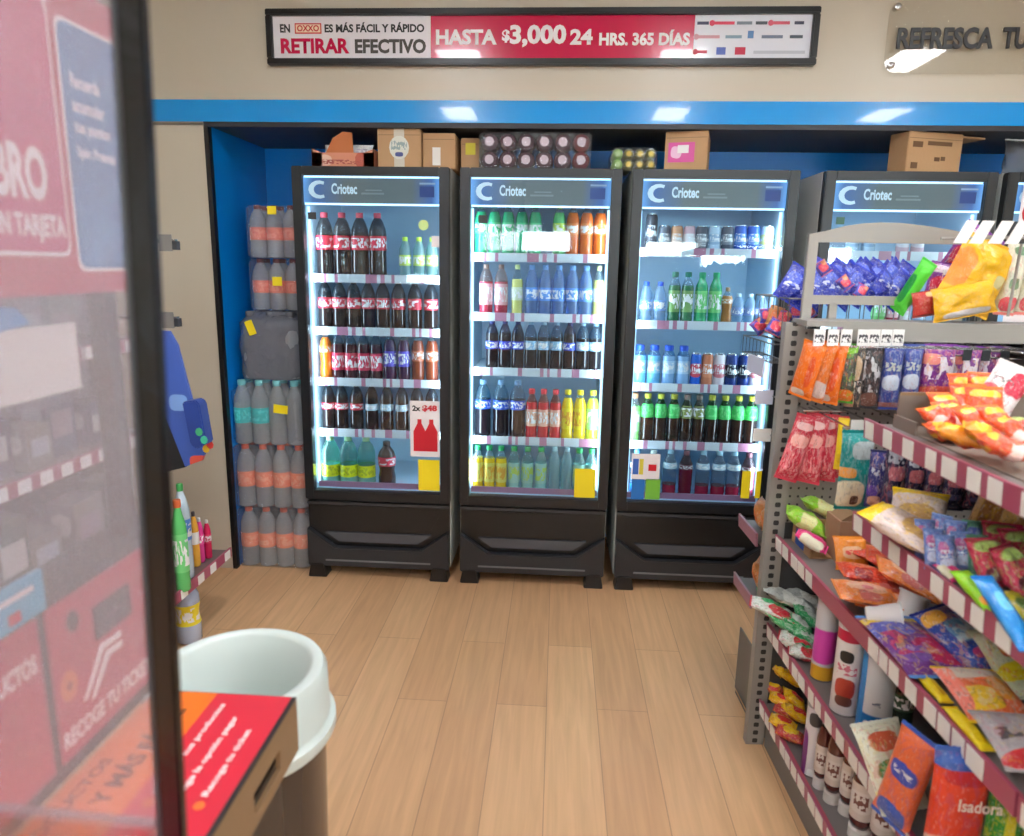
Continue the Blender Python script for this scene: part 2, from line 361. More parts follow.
# ------------------------------------------------------------------ drink coolers
CW = .757
ZB, ZT = .425, 2.08
def rail_mat(name, seedv):
    """shelf-edge strip: burgundy with paper price tickets printed along it"""
    if name in _M: return _M[name]
    m = bpy.data.materials.new(name); m.use_nodes = True; nt = m.node_tree; N = nt.nodes.new; L = nt.links.new; b = nt.nodes['Principled BSDF']
    tc = N('ShaderNodeTexCoord'); mp = N('ShaderNodeMapping'); mp.inputs['Location'].default_value = (seedv, 0, 0); mp.inputs['Scale'].default_value = (11, 0, 0); L(tc.outputs['Object'], mp.inputs[0])
    v = N('ShaderNodeTexVoronoi'); v.voronoi_dimensions = '1D'; sp = N('ShaderNodeSeparateXYZ'); L(mp.outputs[0], sp.inputs[0]); L(sp.outputs[0], v.inputs['W'])
    s2 = N('ShaderNodeSeparateColor'); L(v.outputs['Color'], s2.inputs[0])
    gt = N('ShaderNodeMath'); gt.operation = 'GREATER_THAN'; gt.inputs[1].default_value = .25; L(s2.outputs[0], gt.inputs[0])
    mx = N('ShaderNodeMix'); mx.data_type = 'RGBA'; L(gt.outputs[0], mx.inputs[0]); mx.inputs[6].default_value = (*lin((196, 130, 158)), 1); mx.inputs[7].default_value = (*lin((226, 232, 238)), 1)
    L(mx.outputs[2], b.inputs['Base Color']); b.inputs['Roughness'].default_value = .4
    _M[name] = m
    return m
def header_mat():
    m = bpy.data.materials.new('header_panel'); m.use_nodes = True; nt = m.node_tree; N = nt.nodes.new; L = nt.links.new; b = nt.nodes['Principled BSDF']
    tc = N('ShaderNodeTexCoord'); sp = N('ShaderNodeSeparateXYZ'); L(tc.outputs['Generated'], sp.inputs[0])
    rp = N('ShaderNodeValToRGB'); e = rp.color_ramp.elements
    e[0].position = 0; e[0].color = (*lin((120, 180, 240)), 1); e[1].position = 1; e[1].color = (*lin((120, 180, 240)), 1)
    for p, c in ((.07, (70, 110, 170)), (.3, (98, 106, 108)), (.8, (98, 106, 108)), (.94, (60, 100, 170))):  # blue light at both ends is put into the panel's colour ramp
        k = e.new(p); k.color = (*lin(c), 1)
    L(sp.outputs[0], rp.inputs[0]); L(rp.outputs[0], b.inputs['Base Color']); L(rp.outputs[0], b.inputs['Emission Color']); b.inputs['Emission Strength'].default_value = .35
    b.inputs['Roughness'].default_value = .3
    return m
HDR = header_mat()
hw = CW/2
FRW = .048
def cooler_meshes():
    d = {}
    y0, y1 = .05, .69
    c = MB()
    # cabinet shell (outer grey skin, inner pale liner), machine box below
    c.m(0)
    for sx in (-1, 1):
        c.box(min(sx*hw, sx*(hw-.012)), max(sx*hw, sx*(hw-.012)), y0, y1, .06, ZT)
    c.box(-hw+.012, hw-.012, y1-.012, y1, .06, ZT); c.box(-hw+.012, hw-.012, y0, y1-.012, ZT-.012, ZT)
    c.m(1)
    for sx in (-1, 1):
        a, b = sx*(hw-.012), sx*(hw-.045); c.box(min(a, b), max(a, b), y0, y1-.012, ZB, ZT-.012)
    c.box(-hw+.045, hw-.045, y1-.05, y1-.012, ZB, ZT-.012); c.box(-hw+.045, hw-.045, y0, y1-.05, ZT-.05, ZT-.012); c.box(-hw+.012, hw-.012, y0, y1-.012, ZB-.02, ZB+.045)
    c.m(2).box(-hw+.012, hw-.012, y0+.01, y1-.012, .06, ZB-.02)
    d['cabinet'] = c.mesh('cabinet', [SILVER, INNER, BLACKM])
    f = MB()
    f.box(-hw, -hw+FRW, 0, .048, ZB, ZT).box(hw-FRW, hw, 0, .048, ZB, ZT).box(-hw+FRW, hw-FRW, 0, .048, ZT-.042, ZT).box(-hw+FRW, hw-FRW, 0, .048, ZB, ZB+.05)
    d['door'] = f.mesh('door', mat('door_frame_black', (22, 24, 28), .35), bevel=.004)
    d['glass'] = MB().box(-hw+FRW, hw-FRW, .014, .02, ZB+.05, ZT-.042).mesh('door_glass', GLASS)
    d['header'] = MB().box(-hw+FRW, hw-FRW, .026, .036, 1.915, ZT-.048).mesh('header_panel', HDR)
    d['bar'] = MB().box(-hw+FRW+.005, hw-FRW-.005, .024, .034, -.004, .004).mesh('light_bar', LED)
    d['strip'] = MB().box(-.005, .005, -.004, .004, ZB+.07, 1.9).mesh('light_strip', LED)
    d['shelf'] = MB().box(-hw+.05, hw-.05, .115, .60, -.012, -.002).mesh('shelf', mat('cooler_shelf', (205, 222, 232), .35))
    # lower grille: ledge, sunken upper panel, winged bumper
    g = MB()
    g.m(0).box(-hw+.004, hw-.004, .03, .06, .06, ZB-.004)
    g.m(1).prism([(-hw+.004, .412), (-hw+.004, .395), (hw-.004, .395), (hw-.004, .412)], 'y', .008, .03)
    g.m(0).prism([(-hw+.03, .392), (-hw+.11, .25), (hw-.11, .25), (hw-.03, .392)], 'y', .012, .03)
    d['grille'] = g.mesh('front_grille', [BLACK, DGREY], bevel=.002)
    bpr = MB()
    bpr.prism([(-hw+.004, .27), (-hw+.15, .165), (hw-.15, .165), (hw-.004, .27), (hw-.004, .06), (-hw+.004, .06)], 'y', -.012, .03)
    d['bumper'] = bpr.mesh('bumper', mat('bumper_grey', (34, 35, 39), .4), bevel=.005)
    bf = MB().prism([(-hw+.10, .245), (-hw+.17, .195), (hw-.17, .195), (hw-.10, .245)], 'y', .005, .03)
    d['slot'] = bf.mesh('bumper_lip', mat('lip_grey', (74, 76, 82), .25))
    d['line'] = MB().box(-hw+.1, hw-.1, -.016, -.012, .092, .1).mesh('bumper_line', mat('line_grey', (112, 112, 114), .3))
    d['foot'] = MB().prism([(-.05, 0), (.05, 0), (.036, .075), (-.036, .075)], 'y', -.02, .07).mesh('foot', BLACK, bevel=.004)
    lg = MB()
    n = 10; ro, ri = .042, .026
    pts = [(ro*math.cos(a)*1.25, ro*math.sin(a)) for a in [math.radians(60+240*i/n) for i in range(n+1)]]+[(ri*math.cos(a)*1.25+.006, ri*math.sin(a)) for a in [math.radians(300-240*i/n) for i in range(n+1)]]
    for i in range(n):
        lg.poly([(*[pts[i][0]], 0, pts[i][1]), (pts[i+1][0], 0, pts[i+1][1]), (pts[-2-i][0], 0, pts[-2-i][1]), (pts[-1-i][0], 0, pts[-1-i][1])])
    WL = mat('logo_white', (235, 244, 250), .4, emit=.25)
    d['swoosh'] = lg.mesh('logo_swoosh', WL)
    d['name'] = text_mesh('Criotec', .05, WL, .125, .03)
    d['small'] = MB().box(0, .11, 0, .001, 0, .008).box(.02, .10, 0, .001, .016, .022).mesh('logo_small', mat('logo_dim', (150, 160, 160), .4))
    d['badge'] = MB().box(0, .07, 0, .001, 0, .05).m(1).box(.0, .075, -.001, 0, .058, .066).mesh('energy_badge', [mat('badge_blue', (30, 70, 150), .4), mat('badge_line', (180, 200, 230), .4)])
    return d
CM = cooler_meshes()
def cooler(x0, nm, label, shelves, light=True):
    t = thing('drink_cooler', label, 'cooler', (x0+hw, 3.5, 0), group='glass door drink coolers')
    link('cabinet', CM['cabinet'], t)
    dr = link('door', CM['door'], t)
    link('door_glass', CM['glass'], dr); link('header_panel', CM['header'], dr)
    link('header_light', CM['bar'], dr, (0, 0, 1.909)); link('header_light', CM['bar'], dr, (0, 0, ZT-.046))
    link('logo_swoosh', CM['swoosh'], dr, (-hw+.125, .0245, 1.975)); link('lettering', CM['name'], dr, (-hw+.185, .0245, 1.955))
    link('logo_small', CM['small'], dr, (-hw+.33, .0245, 1.955)); link('energy_badge', CM['badge'], dr, (hw-.145, .0245, 1.945))
    if light:
        for sx in (-1, 1): link('light_strip', CM['strip'], t, (sx*(hw-.053), .075, 0))
    for sx in (-1, 1):
        ld = bpy.data.lights.new('cooler_tube', 'AREA'); ld.shape = 'RECTANGLE'; ld.size = .03; ld.size_y = 1.35; ld.energy = 2.6; ld.color = (.82, .93, 1)
        lo = link('cooler_tube', ld, t, (sx*(hw-.062), .085, 1.2)); lo.rotation_euler = (math.radians(90), 0, math.radians(sx*35))
    for i, z in enumerate(shelves):
        s = link('shelf', CM['shelf'], t, (0, 0, z))
        link('price_rail', MB().box(-hw+.052, hw-.052, .107, .114, -.03, .012).mesh('price_rail', rail_mat('rail_%d' % (i % 4), i*1.7)), s)
    link('price_rail', MB().box(-hw+.052, hw-.052, .068, .075, .475, .505).mesh('price_rail', mat('rail_bottom', (176, 120, 150), .4)), t)
    link('front_grille', CM['grille'], t); b = link('bumper', CM['bumper'], t); link('bumper_lip', CM['slot'], b); link('bumper_line', CM['line'], b)
    for sx in (-1, 1):
        link('foot', CM['foot'], t, (sx*(hw-.055), 0, 0)); link('foot', CM['foot'], t, (sx*(hw-.055), .58, 0))
    return t, dr
CX = [-1.287, -.479, .3265, 1.196, 1.994]
ys = [[277, 330, 381, 432], [256, 316, 371, 440], [251, 324, 387, 445]]
cxm = [372, 540, 708]
SH = [[onY(cxm[i], y, 3.607).z for y in ys[i]] for i in range(3)]
SH.append(SH[2]); SH.append(SH[2])
names = ['leftmost cooler', 'second cooler', 'third cooler', 'fourth cooler', 'fifth cooler']
labs = ['black framed glass door drink cooler, leftmost, beside the stacked water packs',
        'black framed glass door drink cooler, second from left, green and orange drinks on top shelf',
        'black framed glass door drink cooler, third from left, just left of the snack rack',
        'black framed glass door drink cooler behind the grey rack header frame, fourth from left',
        'black framed drink cooler cut by the right edge of the photo']
COOL = [cooler(CX[i], names[i], labs[i], SH[i]) for i in range(5)]
FLOORZ = ZB+.045

# stickers on the doors
def sticker(ci, px0, px1, py0, py1, m, name, label=None, y=3.4985):
    a, b = onY(px0, py1, y), onY(px1, py0, y); dr = COOL[ci][1]; o = Vector((CX[ci]+hw, 3.5, 0))
    ob = link(name, MB().box(a.x-o.x, b.x-o.x, .0115, .0138, a.z, b.z).mesh(name, m), dr)
    if label: ob['label'] = label
    return a-o, b-o
STW = mat('sticker_white', (248, 240, 240), .4); SRED = mat('sticker_red', (214, 24, 44), .4); SDR = mat('sticker_dark_red', (120, 16, 30), .4)
a, b = sticker(0, 410, 439, 402, 457, STW, 'promo_sticker', 'white offer sticker with two red bottles')
w_, h_ = b.x-a.x, b.z-a.z; dr = COOL[0][1]
def bot_shape(mb, cx, z0, s):
    mb.prism([(cx-.3*s, z0), (cx+.3*s, z0), (cx+.3*s, z0+.62*s*1.6), (cx+.1*s, z0+s*1.4), (cx+.1*s, z0+s*1.6), (cx-.1*s, z0+s*1.6), (cx-.1*s, z0+s*1.4), (cx-.3*s, z0+.62*s*1.6)], 'y', .0105, .0115)
mb = MB(); bot_shape(mb, a.x+w_*.32, a.z+h_*.1, h_*.36); bot_shape(mb, a.x+w_*.72, a.z+h_*.1, h_*.36); 
link('sticker_bottles', mb.mesh('sticker_bottles', SRED), dr)
link('lettering', text_mesh('2x', h_*.1, INK, w_*.28, .04), dr, (a.x+w_*.08, .0105, a.z+h_*.82)); link('lettering', text_mesh('$48', h_*.12, SRED, w_*.5, .05), dr, (a.x+w_*.42, .0105, a.z+h_*.81))
sticker(0, 418, 439, 461, 491, YELLOW, 'price_sticker', 'plain yellow ticket'); sticker(1, 574, 596, 470, 498, YELLOW, 'price_sticker', 'plain yellow ticket')
sticker(2, 741, 752, 472, 499, YELLOW, 'price_sticker', 'plain yellow ticket'); sticker(2, 755, 765, 472, 499, YELLOW, 'price_sticker', 'plain yellow ticket')
a, b = sticker(2, 631, 661, 455, 480, STW, 'promo_sticker', 'white offer sticker, upper half'); w_, h_ = b.x-a.x, b.z-a.z
link('sticker_print', MB().m(0).box(a.x+w_*.05, a.x+w_*.25, .0105, .0115, a.z+h_*.2, a.z+h_*.8).m(1).box(a.x+w_*.28, a.x+w_*.42, .0105, .0115, a.z+h_*.2, a.z+h_*.8).m(2).box(a.x+w_*.6, a.x+w_*.88, .0105, .0115, a.z+h_*.35, a.z+h_*.6).mesh('sticker_print', [mat('pr_blue', (60, 110, 200), .4), mat('pr_yel', (230, 210, 60), .4), SRED]), COOL[2][1])
sticker(2, 631, 645, 480, 500, mat('pr_blue2', (30, 110, 190), .4), 'promo_sticker', 'blue lower left quarter of the offer sticker'); sticker(2, 645.2, 661, 480, 500, mat('pr_green', (120, 190, 60), .4), 'promo_sticker', 'green lower right quarter of the offer sticker')
sticker(0, 307, 315, 212, 219, DGREY, 'camera_sticker', 'small dark square'); sticker(1, 478, 487, 215, 223, DGREY, 'camera_sticker', 'small dark square'); sticker(3, 837, 846, 217, 224, mat('st_green', (40, 90, 70), .4), 'camera_sticker', 'small green square')
sticker(0, 431, 441, 236, 247, STW, 'round_sticker')
o_ = Vector((CX[0]+hw, 3.5, 0)); p = onY(423, 225, 3.5)-o_
link('round_sticker', MB().prism([(p.x+.025*math.cos(k*.524), p.z+.025*math.sin(k*.524)) for k in range(12)], 'y', .0115, .0138).mesh('round_sticker', mat('st_lime', (200, 226, 140), .4)), COOL[0][1], label='round pale green sticker')
# offer poster on the fifth cooler
a, b = sticker(4, 1003, 1075, 178, 330, STW, 'promo_poster', 'white offer poster with red ring'); dr5 = COOL[4][1]
link('lettering', text_mesh('Tu', .03, INK, .05, .03), dr5, (a.x+.015, .0105, b.z-.06))
n = 20; cxp, czp, r1, r2 = a.x+.11, b.z-.15, .10, .085
mb = MB()
for i in range(n):
    t0, t1 = 2*math.pi*i/n, 2*math.pi*(i+1)/n
    mb.poly([(cxp+r1*math.cos(t0), .0108, czp+r1*.8*math.sin(t0)), (cxp+r1*math.cos(t1), .0108, czp+r1*.8*math.sin(t1)), (cxp+r2*math.cos(t1), .0108, czp+r2*.8*math.sin(t1)), (cxp+r2*math.cos(t0), .0108, czp+r2*.8*math.sin(t0))])
link('poster_ring', mb.mesh('poster_ring', SRED), dr5)

# ------------------------------------------------------------------ bottles and cans
PROF = {
 'soda': [(.70, 0), (.96, .02), (1, .07), (1, .30), (.96, .36), (1, .42), (1, .66), (.94, .74), (.7, .84), (.42, .915), (.36, .93), (.36, .955)],
 'waist': [(.70, 0), (.96, .02), (1, .07), (1, .22), (.86, .36), (.96, .48), (1, .56), (1, .68), (.86, .77), (.5, .87), (.36, .92), (.36, .955)],
 'juice': [(.8, 0), (1, .02), (1, .12), (.93, .16), (1, .20), (1, .66), (.92, .74), (.6, .84), (.45, .90), (.45, .95)],
 'water': [(.75, 0), (.97, .02), (1, .06), (.94, .12), (1, .17), (.94, .23), (1, .28), (1, .62), (.93, .72), (.55, .86), (.38, .92), (.38, .955)],
 'sport': [(.8, 0), (1, .03), (1, .3), (.86, .42), (.86, .5), (1, .62), (.95, .74), (.7, .84), (.55, .88), (.55, .93)],
}
CAPR = {'soda': .42, 'waist': .42, 'juice': .54, 'water': .46, 'sport': .66}
BAND = {'soda': (.42, .64), 'waist': (.55, .70), 'juice': (.22, .64), 'water': (.30, .56), 'sport': (.3, .62)}
def liq(c, r=.12): return mat('liquid_%d_%d_%d' % c, c, r, coat=.5)
def plas(c, o=.16): return clear('plastic_%d_%d_%d_%d' % (*c, int(o*100)), c, o, body=tuple(min(255, v+25) for v in c), rough=.05, ior=1.5)
def lab_mat(c, ink=(245, 240, 240), seed=0):
    return print_mat('lab_%d_%d_%d_%d' % (*c, seed), c, (), [(.5, .5, .5, .34, ink, 9)], rough=.35, foil=0, seed=seed)
_B = {}
def bottle_data(key, shape, r, h, body, label, cap, fill=.8, clearc=(200, 222, 230), ink=(245, 240, 240), seg=16, tall_band=None, opac=.16):
    if key in _B: return _B[key]
    if fill == 0 and opac == .16: opac = .34
    pr = [(a*r, z*h) for a, z in PROF[shape]]
    ms = [0 if PROF[shape][i+1][1] <= fill else 1 for i in range(len(pr)-1)]
    bm = plas(body) if fill == 0 else liq(body)
    me = MB().lathe(pr, seg, mats=ms).mesh('bottle', [liq(body) if fill > 0 else plas(body, opac), plas(clearc, opac)], 50)
    cr = CAPR[shape]*r; z0 = PROF[shape][-1][1]*h-.004
    cp = MB().lathe([(cr*.96, z0-.008), (cr, z0), (cr, h-.003), (cr*.9, h)], 12).mesh('cap', mat('cap_%d_%d_%d' % cap, cap, .4), 40)
    lb = None
    if label:
        b0, b1 = tall_band or BAND[shape]; rr = 1.012*r
        def rad(z):
            P = PROF[shape]
            for i in range(len(P)-1):
                if P[i][1] <= z <= P[i+1][1]: return P[i][0]+(P[i+1][0]-P[i][0])*(z-P[i][1])/(P[i+1][1]-P[i][1]+1e-9)
            return 1
        zs = [b0+(b1-b0)*i/4 for i in range(5)]
        lb = MB().lathe([(rad(z)*rr+.0004, z*h) for z in zs], seg, close=False).mesh('label', lab_mat(label, ink, len(_B) % 5), 50)
    _B[key] = (me, cp, lb, r, h)
    return _B[key]
def can_data(key, r, h, c, band=None):
    if key in _B: return _B[key]
    pr = [(r*.78, 0), (r*.94, h*.03), (r, h*.08), (r, h*.88), (r*.86, h*.97)]
    ms = print_mat('canprint_'+key, c, [(.5, .5, .6, .22, band)] if band else (), [(.5, .55, .5, .15, (240, 240, 240), 8)], rough=.25, foil=0, wob=.1)
    me = MB().lathe(pr, 16).mesh('can', ms, 50)
    lid = MB().lathe([(r*.86, h*.965), (r*.86, h), (r*.78, h), (r*.76, h*.985)], 16).mesh('lid', CHROME, 40)
    tab = MB().box(-r*.25, r*.25, -r*.45, r*.1, h*.986, h*.995).mesh('pull_tab', CHROME)
    _B[key] = (me, lid, tab, r, h)
    return _B[key]
def place(d, loc, name, label, cat, group, rz=0):
    o = link(name, d[0], None, loc, (0, 0, rz)); tag(o, label, cat, group)
    if cat == 'can': link('lid', d[1], o); link('pull_tab', d[2], o)
    else:
        link('cap', d[1], o)
        if d[2]: link('label', d[2], o)
    return o
K = {}
def kind(k, desc, *a, can=False, **kw): K[k] = (desc, (lambda: can_data(k, *a)) if can else (lambda: bottle_data(k, *a, **kw)), can)
CO = (38, 22, 20)
kind('cola_big', 'large red-label cola bottle with red cap', 'soda', .044, .315, CO, (214, 34, 62), (226, 72, 92), fill=.72, clearc=(120, 130, 140))
kind('lime_small', 'clear bottle with yellow-green label', 'water', .03, .2, (168, 210, 214), (200, 220, 90), (190, 220, 60), fill=0, clearc=(180, 220, 220))
kind('cola', 'red-label cola bottle with dark cap', 'soda', .0365, .25, CO, (206, 44, 66), (40, 26, 28), fill=.72, clearc=(90, 110, 130))
kind('orange_soda', 'orange soda bottle', 'waist', .0315, .25, (232, 112, 24), (246, 140, 60), (232, 110, 30), fill=.9)
kind('redpink', 'cola bottle with pink-red wrap label', 'soda', .0325, .25, (62, 26, 34), (216, 52, 84), (36, 66, 168), fill=.75, tall_band=(.2, .56), clearc=(150, 180, 200))
kind('purple', 'purple grape soda bottle', 'soda', .0325, .25, (58, 28, 66), (84, 70, 190), (52, 40, 90), fill=.85, tall_band=(.3, .62))
kind('amber', 'amber brown soda bottle', 'soda', .0325, .25, (134, 58, 34), (196, 104, 70), (150, 56, 40), fill=.85)
kind('colasm', 'dark cola bottle with narrow red label', 'soda', .0345, .25, CO, (206, 44, 66), (38, 26, 28), fill=.75, clearc=(90, 110, 130), tall_band=(.44, .58))
kind('colasilver', 'dark cola bottle with silver label', 'soda', .0345, .25, CO, (186, 208, 222), (38, 26, 28), fill=.75, clearc=(90, 110, 130), tall_band=(.44, .58))
kind('green_big', 'large pale green bottle with yellow label', 'soda', .047, .265, (118, 186, 172), (232, 232, 20), (160, 200, 150), fill=.62, clearc=(150, 214, 204), ink=(180, 190, 40), tall_band=(.2, .44))
kind('colafat', 'stout cola bottle with red label', 'waist', .046, .245, (44, 20, 22), (216, 44, 74), (40, 24, 26), fill=.8, clearc=(90, 60, 64), tall_band=(.48, .68))
kind('green', 'green soda bottle', 'soda', .0315, .25, (30, 168, 108), (70, 200, 130), (20, 120, 84), fill=.9)
kind('limeg', 'lime green soda bottle', 'soda', .0325, .25, (90, 190, 110), (190, 220, 70), (200, 220, 70), fill=.9)
kind('orangeb', 'deep orange soda bottle', 'soda', .0325, .25, (206, 92, 24), (226, 122, 50), (130, 60, 40), fill=.9)
kind('pinklab', 'red drink bottle with pink label', 'soda', .034, .25, (176, 44, 66), (238, 170, 176), (150, 120, 110), fill=.7, tall_band=(.2, .62), clearc=(210, 190, 190))
kind('yellowthin', 'thin pale yellow bottle', 'water', .028, .25, (214, 214, 120), (220, 226, 190), (210, 220, 150), fill=.8)
kind('bluewater', 'blue-tinted clear water bottle', 'water', .033, .25, (110, 160, 226), (90, 150, 226), (120, 170, 226), fill=0, clearc=(150, 190, 236))
kind('pepdark', 'dark cola bottle with blue label', 'soda', .032, .25, (30, 18, 24), (40, 70, 200), (30, 40, 110), fill=.78, clearc=(90, 110, 150), tall_band=(.42, .58))
kind('coladiet', 'dark bottle with pale blue label', 'soda', .032, .25, (24, 20, 26), (150, 190, 220), (150, 190, 220), fill=.72, clearc=(140, 180, 205), tall_band=(.42, .6))
kind('pepbig', 'big cola bottle with bright blue label', 'soda', .042, .3, (28, 18, 26), (38, 88, 214), (120, 160, 200), fill=.72, clearc=(150, 190, 210), tall_band=(.5, .66))
kind('redjuice', 'red juice bottle with red cap', 'juice', .03, .26, (206, 30, 44), (240, 176, 150), (226, 30, 54), fill=.8, clearc=(220, 150, 150), tall_band=(.26, .6))
kind('yeljuice', 'yellow juice bottle with yellow cap', 'juice', .031, .26, (236, 200, 30), (240, 214, 40), (236, 210, 20), fill=.85, ink=(220, 150, 40))
kind('limejuice', 'lime yellow juice bottle', 'juice', .033, .26, (196, 222, 60), (140, 214, 130), (220, 226, 60), fill=.85)
kind('yelgreencap', 'yellow drink bottle with green cap', 'juice', .0298, .245, (240, 196, 30), (236, 222, 110), (30, 160, 84), fill=.8, ink=(236, 170, 40))
kind('paleg', 'pale clear drink bottle with green cap', 'juice', .0308, .245, (150, 206, 200), (160, 206, 190), (30, 160, 84), fill=.7, clearc=(180, 224, 224), ink=(190, 216, 80))
kind('milky', 'clear bottle with pale cap', 'water', .031, .25, (206, 234, 240), None, (170, 210, 216), fill=0, clearc=(190, 226, 230))
kind('tallcan', 'tall dark can', .028, .175, (50, 52, 60), (80, 80, 90), can=True)
kind('can_orange', 'orange can', .029, .12, (214, 150, 110), (230, 180, 150), can=True)
kind('can_pink', 'pink and white can', .029, .12, (216, 170, 180), (236, 220, 224), can=True)
kind('can_dark', 'dark grey can', .029, .12, (84, 90, 104), (130, 140, 150), can=True)
kind('can_blue', 'blue can', .03, .125, (34, 92, 190), (80, 140, 220), can=True)
kind('can_white', 'white and pale blue can', .03, .12, (190, 214, 232), (150, 180, 210), can=True)
kind('can_yellow', 'white and yellow can', .031, .125, (200, 220, 224), (220, 226, 130), can=True)
kind('waterblue', 'clear water bottle with blue cap', 'water', .031, .2, (140, 178, 210), (110, 150, 210), (30, 80, 200), fill=0, clearc=(180, 210, 232))
kind('teagreen', 'green tea bottle with dark green cap', 'juice', .03, .25, (46, 110, 72), (120, 160, 90), (16, 110, 84), fill=.8)
kind('brightgreen', 'bright green bottle', 'juice', .031, .25, (24, 160, 96), (110, 200, 110), (20, 160, 100), fill=.9)
kind('glassbrown', 'small amber glass bottle', 'waist', .026, .18, (170, 110, 50), (200, 140, 80), (190, 150, 110), fill=.8)
kind('clearsm', 'small clear bottle', 'water', .028, .15, (150, 186, 214), (120, 140, 190), (190, 210, 226), fill=0, clearc=(180, 210, 232))
kind('sport', 'pale blue sport drink bottle', 'sport', .034, .2, (108, 186, 232), (150, 210, 240), (20, 80, 200), fill=.8, clearc=(150, 206, 240))
kind('sportw', 'white-blue sport drink bottle', 'sport', .034, .2, (140, 180, 224), (180, 210, 236), (20, 76, 196), fill=.8, clearc=(150, 206, 240))
kind('slim_blue', 'slim blue can', .027, .165, (20, 90, 200), (200, 60, 80), can=True)
kind('slim_orange', 'slim orange-brown can', .029, .165, (206, 120, 84), (226, 140, 100), can=True)
kind('slim_white', 'slim white can with red print', .029, .165, (226, 214, 220), (220, 120, 130), can=True)
kind('slim_navy', 'slim navy and silver can', .03, .165, (28, 52, 120), (20, 24, 50), can=True)
kind('tea', 'iced tea bottle with green label', 'juice', .0325, .25, (44, 24, 18), (72, 196, 96), (206, 206, 60), fill=.66, clearc=(60, 150, 80), ink=(120, 220, 130), tall_band=(.52, .8))
kind('teadull', 'dark iced tea bottle with olive label', 'juice', .03, .25, (50, 28, 20), (130, 140, 70), (140, 120, 110), fill=.66, clearc=(90, 100, 70), tall_band=(.52, .78))
kind('limedrink', 'light lime drink bottle', 'juice', .0325, .25, (130, 206, 110), (150, 220, 140), (206, 150, 110), fill=.8)
kind('reddrink', 'red flavoured water bottle', 'water', .036, .255, (168, 28, 60), (176, 200, 216), (150, 190, 210), fill=.58, clearc=(190, 206, 220), tall_band=(.62, .74))
kind('darkred', 'dark red flavoured water bottle', 'water', .035, .25, (112, 18, 44), (120, 60, 80), (110, 60, 70), fill=.62, clearc=(150, 110, 124), tall_band=(.62, .72))
kind('bluedrink', 'blue flavoured water bottle', 'water', .035, .25, (24, 110, 190), (150, 190, 220), (100, 170, 220), fill=.6, clearc=(150, 200, 230), tall_band=(.62, .72))
kind('greendrink', 'green flavoured water bottle', 'water', .035, .25, (110, 180, 50), (200, 220, 190), (190, 200, 190), fill=.6, clearc=(190, 216, 200), tall_band=(.62, .72))
FILLS = {
 0: [[(319, 'cola_big'), (338, 'cola_big'), (357.5, 'cola_big'), (377.5, 'cola_big'), (405, 'lime_small'), (419, 'lime_small'), (432, 'lime_small')],
     [(318, 'cola'), (334, 'cola'), (350, 'cola'), (366, 'cola'), (382, 'cola'), (398.5, 'cola'), (415, 'cola'), (431, 'cola')],
     [(320, 'orange_soda'), (334, 'redpink'), (348, 'redpink'), (362.5, 'redpink'), (376, 'redpink'), (390, 'purple'), (404, 'purple'), (418, 'amber'), (432, 'amber')],
     [(327, 'colasm'), (342, 'colasm'), (357, 'colasm'), (372, 'colasilver'), (387, 'colasilver'), (402, 'colasilver'), (417, 'colasm'), (432, 'colasm')],
     [(326, 'green_big'), (346, 'green_big'), (366, 'green_big'), (387, 'colafat')]],
 1: [[(481, 'green'), (494.5, 'green'), (508, 'green'), (521.5, 'green'), (535, 'green'), (561, 'limeg'), (577, 'orangeb'), (591, 'orangeb'), (604.5, 'orangeb')],
     [(486, 'pinklab'), (501, 'pinklab'), (517, 'yellowthin'), (533, 'bluewater'), (548, 'bluewater'), (562.5, 'bluewater'), (577, 'bluewater'), (591.5, 'bluewater'), (605, 'yellowthin')],
     [(494, 'pepdark'), (508, 'pepdark'), (521.5, 'pepdark'), (535, 'coladiet'), (548.5, 'coladiet'), (562, 'coladiet'), (575.5, 'pepdark'), (588.5, 'coladiet'), (601.5, 'coladiet')],
     [(483, 'pepbig'), (501, 'pepbig'), (519, 'pepbig'), (535.5, 'redjuice'), (548.5, 'redjuice'), (561.5, 'redjuice'), (574.5, 'yeljuice'), (587.5, 'yeljuice'), (599.5, 'limejuice')],
     [(476, 'yelgreencap'), (488.5, 'yelgreencap'), (501, 'yelgreencap'), (514, 'paleg'), (527.5, 'paleg'), (541, 'paleg'), (557, 'milky'), (571, 'milky'), (583.5, 'paleg'), (597, 'paleg')]],
 2: [[(651, 'tallcan'), (664, 'can_dark'), (676.5, 'can_orange'), (689, 'can_pink'), (701, 'can_dark'), (713.5, 'can_white'), (727, 'can_dark'), (740, 'can_blue'), (752.5, 'can_blue'), (767, 'can_yellow')],
     [(646, 'waterblue'), (660, 'waterblue'), (674, 'teagreen'), (687, 'teagreen'), (701, 'brightgreen'), (716, 'brightgreen'), (738, 'glassbrown'), (750, 'clearsm'), (762, 'clearsm'), (774, 'clearsm')],
     [(640, 'sport'), (654.5, 'sport'), (669, 'sportw'), (684, 'sportw'), (697.5, 'slim_blue'), (710, 'slim_orange'), (723, 'slim_white'), (738, 'slim_navy'), (751.5, 'slim_navy'), (766, 'slim_white')],
     [(637, 'limedrink'), (651, 'tea'), (665, 'tea'), (679, 'tea'), (692.5, 'teadull'), (705.5, 'teadull'), (719.5, 'tea'), (733.5, 'tea'), (749, 'tea'), (763, 'tea')],
     [(637, 'bluedrink'), (653, 'greendrink'), (670, 'reddrink'), (686, 'darkred'), (703, 'reddrink'), (719, 'reddrink'), (735, 'reddrink'), (750, 'darkred')]],
}
ORD = 'first second third fourth fifth sixth seventh eighth ninth tenth eleventh twelfth thirteenth fourteenth fifteenth sixteenth'.split()
